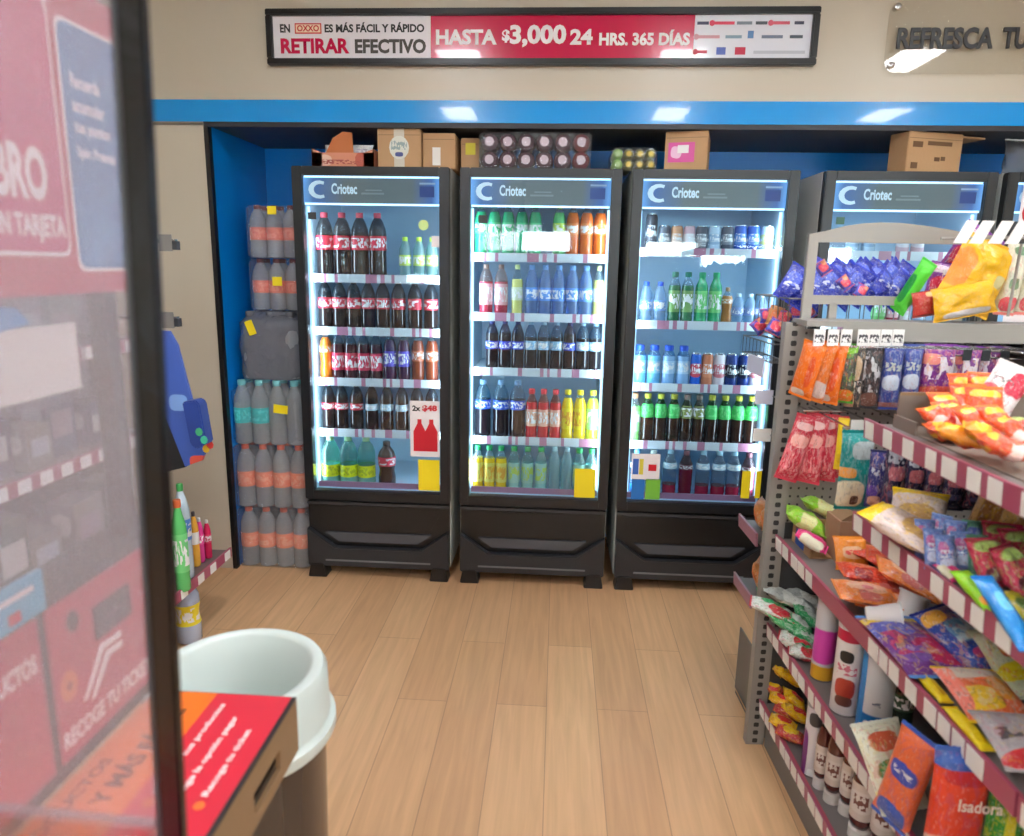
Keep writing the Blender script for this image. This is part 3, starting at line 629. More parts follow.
SHN = ['top shelf', 'second shelf', 'third shelf', 'fourth shelf', 'bottom shelf']
for ci, rows in FILLS.items():
    for si, row in enumerate(rows):
        z = (SH[ci][si]-.002) if si < 4 else FLOORZ
        it = []
        for k, (px, kk) in enumerate(row):
            desc, fn, can = K[kk]; d = fn(); r, h = d[3], d[4]
            Y = 3.5+.118+r+.012 if si < 4 else 3.5+.085+r
            it.append([onY(px, [240, 300, 355, 410, 465][si], Y).x, r, Y, d, desc, can])
        lo, hi = CX[ci]+.052, CX[ci]+CW-.052
        for k, q in enumerate(it):
            q[0] = max(q[0], lo+q[1], (it[k-1][0]+it[k-1][1]*1.03+q[1]*1.03) if k else -9)
        for k in range(len(it)-1, -1, -1):
            q = it[k]; q[0] = min(q[0], hi-q[1], (it[k+1][0]-it[k+1][1]*1.03-q[1]*1.03) if k < len(it)-1 else 9)
        for k, (X, r, Y, d, desc, can) in enumerate(it):
            place(d, (X, Y, z+.0005), 'drink_can' if can else 'drink_bottle', '%s, %s from left on %s of %s' % (desc, ORD[k], SHN[si], names[ci]), 'can' if can else 'bottle', 'drinks on the %s of the %s' % (SHN[si], names[ci]), rz=R_.uniform(0, 6.28) if not can else 0)
# fourth cooler: what shows through the rack header frame
for si, row in ((1, [(884, 'limedrink'), (897, 'pinklab'), (910, 'can_pink'), (925, 'can_white')]), (0, [(850, 'can_white'), (866, 'can_white'), (900, 'can_pink'), (915, 'can_pink')])):
    for k, (px, kk) in enumerate(row):
        desc, fn, can = K[kk]; d = fn(); r, h = d[3], d[4]; Y = 3.5+.13+r
        p = onY(px, 265, Y)
        place(d, (p.x, Y, SH[3][si]-.0015), 'drink_can' if can else 'drink_bottle', '%s, %s from left on %s of %s' % (desc, ORD[k], SHN[si], names[3]), 'can' if can else 'bottle', 'drinks in the fourth cooler')
# ------------------------------------------------------------------ packs, cartons and bags
def bag_data(key, W, Hh, T, m, sealm, seed=0, nx=12, nz=14, crumple=.25, serr=True):
    """pillow pack: puffed body between two flat crimped seals; width x, height z about the centre, front towards -y"""
    k = ('bag', key)
    if k in _B: return _B[k]
    hb = Hh*.46; v = []; f = []
    def pt(i, j, side):
        u = -1+2*i/nx; q = -1+2*j/nz
        t = (max(0, 1-abs(u)**2.4))**.6*(max(0, 1-abs(q)**3))**.55
        n = noise.noise(Vector((u*1.7+seed*5.1, q*1.7, side*3.0+seed)))*.6+noise.noise(Vector((u*4+seed, q*4, side*7.0)))*.4
        t = t*(1+crumple*1.6*n)
        pinch = 1-.07*(1-abs(q)**4)*abs(u)
        return (u*W/2*pinch, side*T/2*t, q*hb)
    idx = {}
    for side in (-1, 1):
        for i in range(nx+1):
            for j in range(nz+1):
                edge = i in (0, nx) or j in (0, nz)
                kk = (i, j, 0 if edge else side)
                if kk not in idx: idx[kk] = len(v); v.append(pt(i, j, side) if not edge else (pt(i, j, side)[0], 0, pt(i, j, side)[2]))
        for i in range(nx):
            for j in range(nz):
                q = [idx[(a, b, 0 if (a in (0, nx) or b in (0, nz)) else side)] for a, b in ((i, j), (i+1, j), (i+1, j+1), (i, j+1))]
                f.append(q if side == -1 else q[::-1])
    mb = MB(); mb.v = v; mb.f = f; mb.mi = [0]*len(f)
    body = mb.mesh('bag', m, 70)
    def seal(s):
        sb = MB(); n = 16; h = Hh*.04
        top = [(-W/2+W*i/n, (h if i % 2 else h*.82)) for i in range(n+1)]
        pts = [(-W/2, 0), (W/2, 0)]+top[::-1]
        if s < 0: pts = [(x, -z) for x, z in pts]
        sb.prism([(x, z+s*hb) for x, z in pts], 'y', -.0012, .0012)
        return sb.mesh('seal', sealm)
    _B[k] = (body, seal(1), seal(-1))
    return _B[k]
def put_bag(d, loc, rot, name, label, cat, group=None):
    o = link(name, d[0], None, loc, rot); tag(o, label, cat, group)
    link('top_seal', d[1], o); link('bottom_seal', d[2], o)
    return o

ANG = math.radians(2.59); GO = Vector((.735, 2.30, 0)); E1 = Vector((math.cos(ANG), math.sin(ANG), 0)); E2 = Vector((-math.sin(ANG), math.cos(ANG), 0))
def G(x, y, z): return GO+E1*x+E2*y+Vector((0, 0, z))
def onL(px, py, ly): v = ray(px, py); return EYE+v*((ly-(EYE-GO).dot(E2))/v.dot(E2))
def onGX(px, py, lx): v = ray(px, py); return EYE+v*((lx-(EYE-GO).dot(E1))/v.dot(E1))
def loc_(p): p = Vector(p)-GO; return Vector((p.dot(E1), p.dot(E2), p.z))
L1, L2, L3, L4, L5 = 1.281, 1.042, .785, .470, .182

# ------------------------------------------------------------------ stock on top of the coolers and stacked water
def carton(px0, px1, pyt, pyb, Y, depth, label, m=CARD, rz=0, tape=None, lab=None, z=ZT):
    a = onY(px0, pyb, Y); b = onY(px1, pyb, Y); c = onY((px0+px1)/2, pyt, Y)
    w, h = b.x-a.x, min(c.z, ZH-.006)-z-.001
    t = link('cardboard_box', MB().box(-w/2, w/2, 0, depth, 0, h).mesh('cardboard_box', m, bevel=.003), None, ((a.x+b.x)/2, Y, z+.001), (0, 0, rz)); tag(t, label, 'box', 'cartons on top of the coolers')
    link('flap_seam', MB().box(-w/2+.004, w/2-.004, -.0008, .0, h-.03, h-.027).box(-w/2, w/2, depth*.48, depth*.52, h, h+.001).mesh('flap_seam', BROWNB), t)
    if tape:
        tm = mat('packing_tape', (214, 206, 190), .25); link('packing_tape', MB().box(-w*.12, w*.12, -.0015, -.0008, h*.0, h).mesh('packing_tape', tm), t)
    if lab:
        x0, x1, z0, z1, cm = lab; link('shipping_label', MB().box(-w/2+w*x0, -w/2+w*x1, -.003, -.0016, h*z0, h*z1).mesh('shipping_label', cm), t)
    return t, w, h
t, w, h = carton(378, 421, 128, 165, 3.56, .3, 'tall brown cardboard box with taped front and round white label', tape=True)
link('shipping_label', MB().prism([(w*.23*math.cos(k*.4488), h*.52+h*.3*math.sin(k*.4488)) for k in range(14)], 'y', -.003, -.0016).mesh('shipping_label', print_mat('ship_lab', (222, 222, 210), [(.5, .2, .2, .1, (70, 80, 140))], [(.5, .6, .4, .2, (150, 170, 170), 9)], foil=0)), t)
carton(423, 455, 133, 164, 3.58, .3, 'smaller brown cardboard box with narrow white label, beside the tall box', lab=(.3, .55, .1, .6, TAGW))
t, w, h = carton(461, 479, 138, 167, 3.66, .3, 'brown cardboard box with yellow sticker, half behind the dark bottle pack', lab=(.25, .8, .5, .85, mat('lab_yel', (214, 200, 30), .5)))
t, w, h = carton(664, 706, 131, 168, 3.57, .26, 'brown cardboard box with pink printed front, turned slightly', rz=math.radians(-13))
link('pink_print', MB().box(-w*.42, w*.2, -.003, -.0016, h*.22, h*.72).m(1).box(-w*.2, w*.06, -.004, -.003, h*.45, h*.65).mesh('pink_print', [print_mat('pinkp', (214, 70, 150), [(.3, .5, .2, .3, (240, 190, 220))], foil=0), STW]), t)
t, w, h = carton(900, 966, 132, 167, 3.58, .12, 'wide brown cardboard box with small dark print and an open flap', rz=math.radians(17))
link('box_print', MB().box(-w*.42, -w*.24, -.002, -.001, h*.62, h*.76).box(-w*.15, w*.3, -.002, -.001, h*.68, h*.78).box(.0, w*.1, -.002, -.001, h*.3, h*.4).box(w*.12, w*.2, -.002, -.001, h*.32, h*.42).box(-w*.42, -w*.3, -.002, -.001, h*.1, h*.25).mesh('box_print', mat('print_brown', (108, 76, 48), .7)), t)
link('open_flap', MB().box(w/2, w/2+.14, .02, .28, h-.012, h-.004).mesh('open_flap', CARD), t)
# printed tray with wrapped stock
a, b = onY(312, 164, 3.56), onY(374, 164, 3.56); w = b.x-a.x; h = .085
TP = print_mat('tray_print', (216, 140, 110), [(.2, .4, .12, .3, (230, 190, 170)), (.8, .4, .1, .4, (190, 90, 70))], [(.5, .3, .45, .12, (170, 80, 70), 14)], foil=0, rough=.6)
t = link('display_tray', MB().box(-w/2, w/2, 0, .006, 0, h*.8).prism([(-w/2, 0), (-w/2+.05, 0), (-w/2+.05, h*.8), (-w/2, h)], 'y', 0, .005).prism([(w/2-.05, 0), (w/2, 0), (w/2, h), (w/2-.05, h*.8)], 'y', 0, .005).box(-w/2, -w/2+.006, 0, .25, 0, h).box(w/2-.006, w/2, 0, .25, 0, h).box(-w/2, w/2, .244, .25, 0, h).box(-w/2, w/2, 0, .25, 0, .005).mesh('display_tray', TP), None, ((a.x+b.x)/2, 3.56, ZT+.001))
tag(t, 'open orange-pink printed cardboard tray on the leftmost cooler', 'tray'); link('torn_flap', MB().prism([(-.09, h*.7), (.05, h*.7), (.045, h+.075), (.0, h+.08), (-.05, h+.05)], 'y', .012, .016).mesh('torn_flap', mat('torn_card', (196, 110, 60), .7)), t)
for k, x in enumerate((-.05, .07)):
    d = bag_data('whitepack', .12, .11, .05, print_mat('whitepack', (226, 222, 222), (), [(.5, .5, .3, .2, (190, 180, 190), 6)], foil=.5), WHITE, seed=k)
    put_bag(d, ((a.x+b.x)/2+x, 3.56+.06, ZT+.066), (math.radians(-25), 0, 0), 'snack_bag', 'white wrapped packet in the open tray, %s one' % ('left', 'right')[k], 'packet', 'white packets in the tray')
# shrink pack of dark bottles lying on their sides, and small green-yellow pack
def lying_pack(px0, px1, pyt, pyb, n, rows, Y, cols, label, name, bodyc, endc):
    a, b = onY(px0, pyb, Y), onY(px1, pyb, Y); pitch = (b.x-a.x)/n; r = pitch*.49
    t = thing(name, label, 'bottle pack', ((a.x+b.x)/2, Y, ZT+.001))
    for j in range(rows):
        for i in range(n):
            bd = MB().lathe([(r*.3, 0), (r*.72, .004), (r, .02), (r, .2), (r*.4, .26)], 14).mesh('bottle', bodyc[i % len(bodyc)], 50)
            o = link('bottle', bd, t, (-pitch*n/2+pitch*(i+.5), 0, r+j*r*1.9+.002), (math.radians(-90), 0, 0))
            link('bottle_base', MB().lathe([(r*.28, -.002), (r*.5, -.002), (r*.5, .006), (r*.28, .006)], 12).mesh('bottle_base', endc[i % len(endc)], 40), o)
    H_ = rows*r*1.95
    link('shrink_film', MB().box(-pitch*n/2-.004, pitch*n/2+.004, -.006, .24, 0, H_+.004).mesh('shrink_film', FILM, bevel=.012), t)
DP = mat('dark_bottle', (74, 42, 56), .2, coat=.5); DP2 = mat('dark_bottle_red', (110, 30, 44), .2, coat=.5)
lying_pack(480, 590, 130, 166, 6, 2, 3.57, 0, 'shrink-wrapped pack of dark purple bottles lying end-on above the second cooler', 'bottle_pack', [DP, DP, DP, DP, DP, DP2], [mat('base_glint', (214, 190, 200), .3)])  # pink glints on the bottle ends are coloured into the base rings
GP = mat('lime_bottle', (150, 196, 96), .3); YP = mat('yellow_end', (226, 190, 50), .4); OP = mat('olive_bottle', (120, 118, 50), .3)
lying_pack(612, 656, 138, 167, 4, 2, 3.57, 0, 'small pack of green and yellow bottles lying end-on between two coolers', 'bottle_pack', [GP, OP, OP, OP], [mat('base_lime', (190, 220, 150), .4), YP, YP, YP])
# bag on the fifth cooler
d = bag_data('clearbag', .3, .17, .12, clear('clear_bag', (215, 220, 225), .35, body=(190, 195, 200), rough=.15, wrinkle=.8), WHITE, seed=4)
p = onY(1035, 150, 3.7); put_bag(d, (p.x, 3.72, ZT+.088), (0, 0, .2), 'plastic_bag', 'clear crumpled plastic bag on top of the rightmost cooler', 'bag')

def bottle_pack(x0, n, pitch, y0, ny, z0, h, bodyc, labelc, capc, label, film, tags=(), crumple=0, labels_on=None, clearc=(230, 236, 240)):
    r = pitch*.49
    t = thing('bottle_pack', label, 'bottle pack', (x0+pitch*n/2, y0, z0), group='water and soda packs stacked beside the leftmost cooler')
    for j in range(ny):
        for i in range(n):
            on = labels_on is None or i in labels_on
            dd = bottle_data('pk%s%s%.3f%.3f%s' % (bodyc, labelc, r, h, on), 'water' if crumple else 'soda', r, h, bodyc, labelc if on else None, capc, fill=0, clearc=clearc, opac=.38, tall_band=(.34, .58), ink=tuple(min(255, c+26) for c in labelc) if labelc else (0, 0, 0))
            o = link('bottle', dd[0], t, (-pitch*n/2+pitch*(i+.5), r+j*pitch, .001), (0, 0, i*1.3+j)); link('cap', dd[1], o)
            if dd[2]: link('label', dd[2], o)
    W_, D_ = pitch*n/2+.003, pitch*ny+.003
    mb = MB()
    if crumple:
        nx, nz = 16, 12; pts = {}
        for a in range(nx*2):
            ang = 2*math.pi*a/(nx*2)
            for b in range(nz+1):
                ex = 1.0; ca, sa = math.cos(ang), math.sin(ang); sq = (abs(ca)**4+abs(sa)**4)**-.25
                zz = b/nz; k = 1.03+crumple*(noise.noise(Vector((ca*2, sa*2, zz*4+z0*3)))) ; env = 1.0 if .06 < zz < .86 else (.94 if zz <= .06 else 1-.5*(zz-.86)/.14)
                pts[a, b] = (ca*sq*(W_+.004)*env*k, D_/2+sa*sq*(D_/2+.004)*env*k, zz*h*1.0)
        mb.v = [pts[a, b] for a in range(nx*2) for b in range(nz+1)]
        for a in range(nx*2):
            for b in range(nz):
                c = (a+1) % (nx*2); mb.f.append([a*(nz+1)+b, c*(nz+1)+b, c*(nz+1)+b+1, a*(nz+1)+b+1]); mb.mi.append(0)
    else:
        mb.box(-W_, W_, -.003, D_, 0, h*.99)
    link('shrink_film', mb.mesh('shrink_film', film, 60, bevel=0 if crumple else .012), t)
    for (x, z, w, hh, rz) in tags:
        o = link('price_sticker', MB().box(-w/2, w/2, -.001, .001, -hh/2, hh/2).mesh('price_sticker', YELLOW), t, (x, -.012, z), (0, rz, 0))
    return t
PB = XL+.02
bottle_pack(PB, 4, .097, 3.565, 2, .001, .335, (236, 240, 243), (252, 150, 122), (236, 120, 100), 'pack of clear bottles with salmon labels standing on the floor, lowest of the stack', FILM)
bottle_pack(PB, 4, .097, 3.568, 2, .338, .345, (236, 240, 243), (252, 146, 118), (240, 110, 84), 'pack of clear bottles with salmon labels, second from the floor', FILM)
bottle_pack(PB, 4, .094, 3.575, 2, .685, .34, (190, 220, 228), (70, 206, 206), (120, 200, 205), 'wrapped pack of clear water bottles with two teal labels and a yellow tag', FILM, tags=[(.085, .2, .075, .045, .1)], crumple=.06, labels_on=(0, 1))
bottle_pack(PB+.045, 3, .105, 3.61, 2, 1.03, .35, (196, 198, 206), None, (90, 90, 96), 'grey crumpled plastic-wrapped bottle pack with one yellow tag, above the teal-label pack', FILMD, tags=[(-.08, .27, .04, .075, -.35)], crumple=.1)
bottle_pack(PB+.105, 3, .087, 3.66, 2, 1.385, .262, (236, 240, 243), (246, 130, 110), (110, 40, 46), 'pack of clear bottles with pink labels and yellow tag, second from the top', FILM, tags=[(.02, .15, .05, .045, 0)])
bottle_pack(PB+.105, 3, .087, 3.66, 2, 1.65, .262, (236, 240, 243), (246, 130, 110), (110, 40, 46), 'pack of clear bottles with pink labels at the very top of the stack', FILM, tags=[(.01, .235, .045, .04, 0)])

# ------------------------------------------------------------------ litter bin
def bin_():
    c = (-.605, 1.235, 0); t = thing('litter_bin', 'round litter bin with pale green-white rim and dark body behind the red counter', 'bin', c)
    RW = mat('rim_white', (214, 226, 220), .3, coat=.2); r = .172
    link('bin_body', MB().lathe([(.13, 0), (.15, .01), (.162, .712), (.154, .712), (.14, .03), (0.001, .03)], 40, close=False).mesh('bin_body', mat('bin_dark', (58, 50, 46), .25, coat=.3), 40), t)
    link('rim', MB().lathe([(.166, .712), (r+.008, .713), (r+.012, .722), (r+.011, .738), (r+.001, .744), (r, .75), (r-.002, .835), (r-.01, .85), (r-.026, .853), (r-.036, .845), (r-.044, .74), (r-.06, .70), (.10, .672), (.10, .668), (.156, .70)], 48, close=False).mesh('rim', RW, 50), t)
    link('bin_liner', MB().lathe([(.1, .672), (.098, .5), (.001, .48)], 32, close=False).mesh('bin_liner', mat('liner', (150, 156, 154), .5), 50), t)
bin_()

# ------------------------------------------------------------------ checkout kiosk
def kiosk():
    XP = -.648
    t = thing('checkout_kiosk', 'red and orange checkout counter kiosk with ticket slot and hanging header board', 'kiosk', (-.6, .7, 0)); inv = Matrix.Translation(-t.location)
    def o(n, me, parent=None, loc=(0,0,0), label=None):
        ob = link(n, me, parent or t, loc)
        if parent is None: ob.matrix_parent_inverse = inv
        else: ob.matrix_parent_inverse = Matrix.Identity(4)
        if label: ob['label'] = label
        return ob
    KR = mat('kiosk_red', (216, 34, 58), .3, coat=.3); KO = mat('kiosk_orange', (244, 118, 30), .35); KK = mat('kiosk_black', (26, 25, 27), .4); KD = mat('kiosk_dark_red', (196, 24, 62), .3, coat=.3)
    WL = mat('kiosk_letters', (252, 236, 232), .5); OR = mat('ring_orange', (238, 116, 40), .4)
    o('pedestal', MB().box(-.72, -.43, .3, 1.0, 0, .845).mesh('pedestal', KK))
    z1, z0 = .935, .838; x0, x1, y0, y1 = -.645, -.409, .3, 1.03
    tr = MB()
    # right side board with a hand slot
    sy0, sy1, sz0, sz1 = .858, .955, .858, .893
    tr.box(x1-.008, x1, y0, sy0, z0, z1-.004).box(x1-.008, x1, sy1, y1, z0, z1-.004).box(x1-.008, x1, sy0, sy1, z0, sz0).box(x1-.008, x1, sy0, sy1, sz1, z1-.004)
    tr.box(x0, x1-.008, y1-.008, y1, z0, z1-.004)
    tb = o('counter_box', tr.mesh('counter_box', BROWNB))
    o('slot_shadow_board', MB().box(x1-.05, x1-.045, y0, y1-.01, z0, z1-.004).mesh('slot_board', KK), tb)
    top = o('counter_top', MB().box(x0, x1, y0, y1, z1-.004, z1-.0005).mesh('counter_top', KK))
    xs = x0+.105
    o('orange_stripe', MB().box(x0, xs, y0, y1-.002, z1-.0005, z1).mesh('orange_stripe', KO), top); o('red_field', MB().box(xs, x1-.007, y0, y1-.002, z1-.0005, z1).mesh('red_field', KR), top)
    DK = mat('letters_brown', (92, 44, 22), .5)
    o('lettering', text_mesh('TUS PRODUCTOS', .017, DK, .25, .03, axes='yx'), top, (x0+.034, .61, z1+.0006))
    o('lettering', text_mesh('Y MÁS FÁCIL!', .034, DK, .21, .035, axes='yx'), top, (x0+.078, .772, z1+.0006))
    for k, s in enumerate(('Escanea tus productos', 'Elige la opción pagar', 'Recoge tu ticket')):
        x = xs+.03+.034*k
        o('lettering', text_mesh(s, .0125, WL, .2-.03*k, .03, axes='yx'), top, (x, .80, z1+.0006))
        o('bullet', MB().prism([(x-.006+.008*math.cos(q*.785), .783+.008*math.sin(q*.785)) for q in range(8)], 'z', z1, z1+.0007).mesh('bullet', OR), top)
    # upright body with the red ticket panels
    o('body', MB().box(-.73, XP-.004, .66, 1.065, .935, 1.2).mesh('body', KK))
    def red_panel(ya, yb, za, zb, label): return o('ticket_panel', MB().box(XP-.004, XP, ya, yb, za, zb).mesh('ticket_panel', KD, bevel=.001), None, (0, 0, 0), label)
    pa = red_panel(.812, 1.06, .958, 1.184, 'red ticket panel with slot'); pb = red_panel(.66, .797, .958, 1.184, 'plain red panel')
    o('ticket_slot', MB().box(XP, XP+.003, .9, .985, 1.095, 1.145).m(1).box(XP+.003, XP+.004, .925, .96, 1.118, 1.122).mesh('ticket_slot', [mat('slot_dark', (60, 20, 34), .4), mat('slot_line', (120, 60, 80), .4)]), pa)
    o('button', MB().prism([(.857+.011*math.cos(q*.524), 1.148+.015*math.sin(q*.524)) for q in range(12)], 'x', XP, XP+.003).mesh('button', mat('slot_dark', (60, 20, 34), .4)), pa)
    o('badge_ring', MB().prism([(.838+.016*math.cos(q*.393), 1.062+.021*math.sin(q*.393)) for q in range(16)], 'x', XP, XP+.001).m(1).prism([(.838+.006*math.cos(q*.785), 1.062+.007*math.sin(q*.785)) for q in range(8)], 'x', XP+.001, XP+.0015).mesh('badge_ring', [OR, mat('brown_dot', (150, 50, 40), .5)]), pa)
    # printed arrow lines
    ar = MB()
    for q in (0, .016):
        ar.prism([(.862+q, 1.022-q*.5), (.871+q, 1.022-q*.5), (.917+q*.7, 1.075-q), (.917+q*.7, 1.084-q), (.909+q*.7, 1.084-q)], 'x', XP, XP+.0008); ar.prism([(.912+q*.7, 1.074-q), (.958, 1.071-q), (.958, 1.081-q), (.912+q*.7, 1.084-q)], 'x', XP, XP+.0008)
    o('arrow_print', ar.mesh('arrow_print', WL), pa)
    o('lettering', text_mesh('RECOGE TU TICKET', .026, WL, .205, .035, axes='yz'), pa, (XP+.0008, .805+.012, .976))
    o('lettering', text_mesh('PRODUCTOS', .026, WL, .118, .03, axes='yz'), pb, (XP+.0008, .668, 1.115))
    CY = mat('strip_cyan', (60, 178, 214), .4)
    st = o('info_strip', MB().box(XP, XP+.006, .66, .808, 1.192, 1.246).mesh('info_strip', CY), None, (0,0,0), 'cyan strip with white line of print')
    o('strip_print', MB().box(XP+.006, XP+.0066, .69, .79, 1.226, 1.233).m(1).box(XP+.006, XP+.0066, .745, .765, 1.198, 1.212).mesh('strip_print', [WL, SRED]), st)
    # header board on two posts
    zb, zt = 1.583, 1.985
    for y in (1.05, .76): o('post', MB().box(-.70, -.672, y-.014, y+.014, 1.2, zt).mesh('post', KK))
    hb = o('header_board', MB().box(-.672, -.66, .72, 1.115, zb, zt).mesh('header_board', KD, bevel=.001))
    PKm = mat('header_pink', (214, 58, 110), .25, coat=.5)
    def rr(ya, yb, za, zb_, r=.014):
        P_ = []
        for (cy, cz, a0) in ((yb-r, za+r, -90), (yb-r, zb_-r, 0), (ya+r, zb_-r, 90), (ya+r, za+r, 180)):
            P_ += [(cy+r*math.cos(math.radians(a0+k*30)), cz+r*math.sin(math.radians(a0+k*30))) for k in range(4)]
        return P_
    yd = .968
    o('border_line', MB().prism(rr(.735, yd-.012, zb+.05, zt-.03), 'x', -.66, -.6594).mesh('border_line', WL), hb); o('pink_field', MB().prism(rr(.74, yd-.016, zb+.055, zt-.035), 'x', -.6594, -.6588).mesh('pink_field', PKm), hb)
    o('border_line', MB().prism(rr(yd, 1.108, zb+.03, zt-.045), 'x', -.66, -.6594).mesh('border_line', WL), hb); o('blue_field', MB().prism(rr(yd+.004, 1.104, zb+.035, zt-.05), 'x', -.6594, -.6588).mesh('blue_field', mat('header_blue', (46, 128, 186), .25, coat=.5)), hb)
    for k, s in enumerate(('Recuerda', 'acumular', 'tus puntos', 'Spin Premia')):
        o('lettering', text_mesh(s, .019, WL, .062+.008*k, .03, axes='yz'), hb, (-.6586, yd+.02, zt-.13-.031*k))
    o('lettering', text_mesh('COBRO', .066, WL, .165, .04, axes='yz'), hb, (-.6586, .757, zb+.118)); o('lettering', text_mesh('CON TARJETA', .036, WL, .15, .035, axes='yz'), hb, (-.6586, .797, zb+.066))
    # clear price card holder under the header
    ch = o('card_holder', MB().box(-.664, -.660, .74, .965, 1.44, 1.583).mesh('card_holder', clear('holder', (235, 238, 242), .12, ior=1.5)), None, (0,0,0), 'clear holder with white price card')
    o('price_card', MB().box(-.6597, -.6585, .745, .945, 1.455, 1.545).mesh('price_card', TAGW), ch); o('blue_corner', MB().prism([(.745, 1.535), (.86, 1.55), (.84, 1.57), (.745, 1.58)], 'x', -.6585, -.6575).mesh('blue_corner', mat('corner_blue', (60, 150, 214), .4)), ch)
kiosk()


# ------------------------------------------------------------------ glass partition in the foreground
def partition():
    Y = .6; a = onY(174, 836, Y); b = onY(135, 75, Y); sl = (b.x-a.x)/(b.z-a.z)
    t = thing('safety_screen', 'hazy clear screen with black edge post, close in the left foreground', 'screen', (a.x-sl*a.z, Y, 0), (0, math.atan(sl), 0))
    PK = print_mat('post_black', (13, 13, 15), [(.5, .5, .4, .1, (24, 18, 18))], None, rough=.25, foil=.1, busy=0)
    link('post', MB().box(-.011, .011, -.004, .008, 0, 2.35).mesh('post', PK, bevel=.002), t)
    link('side_channel', MB().box(-.016, -.011, -.003, .008, .99, 2.35).mesh('side_channel', DGREY), t)
    link('pane', MB().box(-.62, -.0165, 0, .006, 1.07, 2.34).mesh('pane', clear('partition_pane', (236, 234, 238), .22, body=(236, 230, 236), rough=.04, ior=1.35)), t)
    link('bottom_rail', MB().box(-.62, -.0165, -.006, .012, 1.03, 1.0695).mesh('bottom_rail', clear('acrylic_rail', (226, 222, 226), .3, body=(206, 190, 190), rough=.08, ior=1.6, wrinkle=.7)), t)
    link('foot_plate', MB().box(-.015, .12, -.05, .05, 0, .01).mesh('foot_plate', BLACK), t)
partition()

# ------------------------------------------------------------------ the snack rack (long unit) on the right
def perf_mat(name, base, hole, px, pz, rx, rz, ox=0):
    m = bpy.data.materials.new(name); m.use_nodes = True; nt = m.node_tree; N = nt.nodes.new; L = nt.links.new; b = nt.nodes['Principled BSDF']
    tc = N('ShaderNodeTexCoord'); sp = N('ShaderNodeSeparateXYZ'); L(tc.outputs['Object'], sp.inputs[0])
    def mth(op, a, bb):
        n = N('ShaderNodeMath'); n.operation = op
        for i, v in enumerate((a, bb)):
            if isinstance(v, (int, float)): n.inputs[i].default_value = v
            elif v is not None: L(v, n.inputs[i])
        return n.outputs[0]
    def cell(o, p, r): return mth('DIVIDE', mth('ABSOLUTE', mth('SUBTRACT', mth('FRACT', mth('DIVIDE', o, p), None), .5), None), r/p)
    dx = cell(mth('ADD', sp.outputs[0], ox), px, rx); dz = cell(sp.outputs[2], pz, rz)
    d = mth('ADD', mth('POWER', dx, 4), mth('POWER', dz, 4))
    mx = N('ShaderNodeMix'); mx.data_type = 'RGBA'; L(mth('LESS_THAN', d, 1.0), mx.inputs[0]); mx.inputs[6].default_value = (*lin(base), 1); mx.inputs[7].default_value = (*lin(hole), 1)
    L(mx.outputs[2], b.inputs['Base Color']); b.inputs['Roughness'].default_value = .45
    return m
PERF = perf_mat('perforated_panel', (150, 145, 138), (52, 50, 48), .026, .028, .0035, .004)
SLOT = perf_mat('slotted_post', (150, 145, 138), (38, 36, 36), .06, .031, .009, .0085, ox=.032)
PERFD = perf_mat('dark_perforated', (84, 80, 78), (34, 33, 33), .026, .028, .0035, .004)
SHELFT = mat('shelf_top', (120, 112, 108), .5); RAILIN = mat('rail_inner', (176, 74, 88), .4)
YEND, YS1 = -2.05, -.53
YS2 = loc_(onGX(1014, 822, 0)).y
def gondola():
    t = thing('snack_rack', 'long grey shelving rack with burgundy price rails running toward the viewer on the right', 'shelving', GO, (0, 0, ANG))
    link('back_panel', MB().box(.655, .685, YEND, -.02, .12, 1.43).mesh('back_panel', PERFD), t)
    link('base', MB().box(.03, .655, YEND, -.022, 0, L5-.045).mesh('base', GREYD), t)
    for y in (YS1, YS2): link('upright', MB().box(.62, .655, y-.016, y+.016, .12, 1.43).mesh('upright', SLOT), t)
    def shelf(z, ya, yb, rng, label=None, gap=None):
        s = link('shelf', MB().m(0).box(.012, .654, ya, yb, z-.022, z-.014).m(1).box(.002, .012, ya, yb, z-.014, z-.006).m(0).box(.012, .03, ya, yb, z-.05, z-.022).mesh('shelf', [SHELFT, RAILIN]), t)
        r = link('price_rail', MB().prism([(.0, z-.048), (.006, z-.048), (.002, z+.001), (-.004, z+.001)], 'y', ya, yb).mesh('price_rail', BURG), s)
        y = yb-.012
        while y > ya+.06 and y > -1.75:
            w = rng.uniform(.036, .05)
            if not (gap and gap[0] < y < gap[1]):
                link('price_tag', MB().prism([(-.003, z-.045), (-.001, z-.045), (-.0045, z-.003), (-.0065, z-.003)], 'y', y-w, y).mesh('price_tag', TAGW), r)
            y -= w+rng.choice((.008, .014, .03, .045) if z < .9 else (.022, .035, .05))
        for yy in (ya+.02, yb-.02): link('bracket', MB().prism([(.05, z-.023), (.654, z-.023), (.654, z-.12), (.55, z-.09)], 'y', yy-.004, yy+.004).mesh('bracket', GREYD), s)
    rg = random.Random(3)
    shelf(L1, YEND, YS1, rg); shelf(L2, YEND, YS1, rg); shelf(L3, YS2+.004, -.025, rg, gap=(-.62, -.36)); shelf(L3, YEND, YS2-.004, rg)
    shelf(L4, YEND, -.025, rg); shelf(L5, YEND, -.025, rg)
gondola()
def gl(px, py, ly): p = loc_(onL(px, py, ly)); return (p.x, p.z)
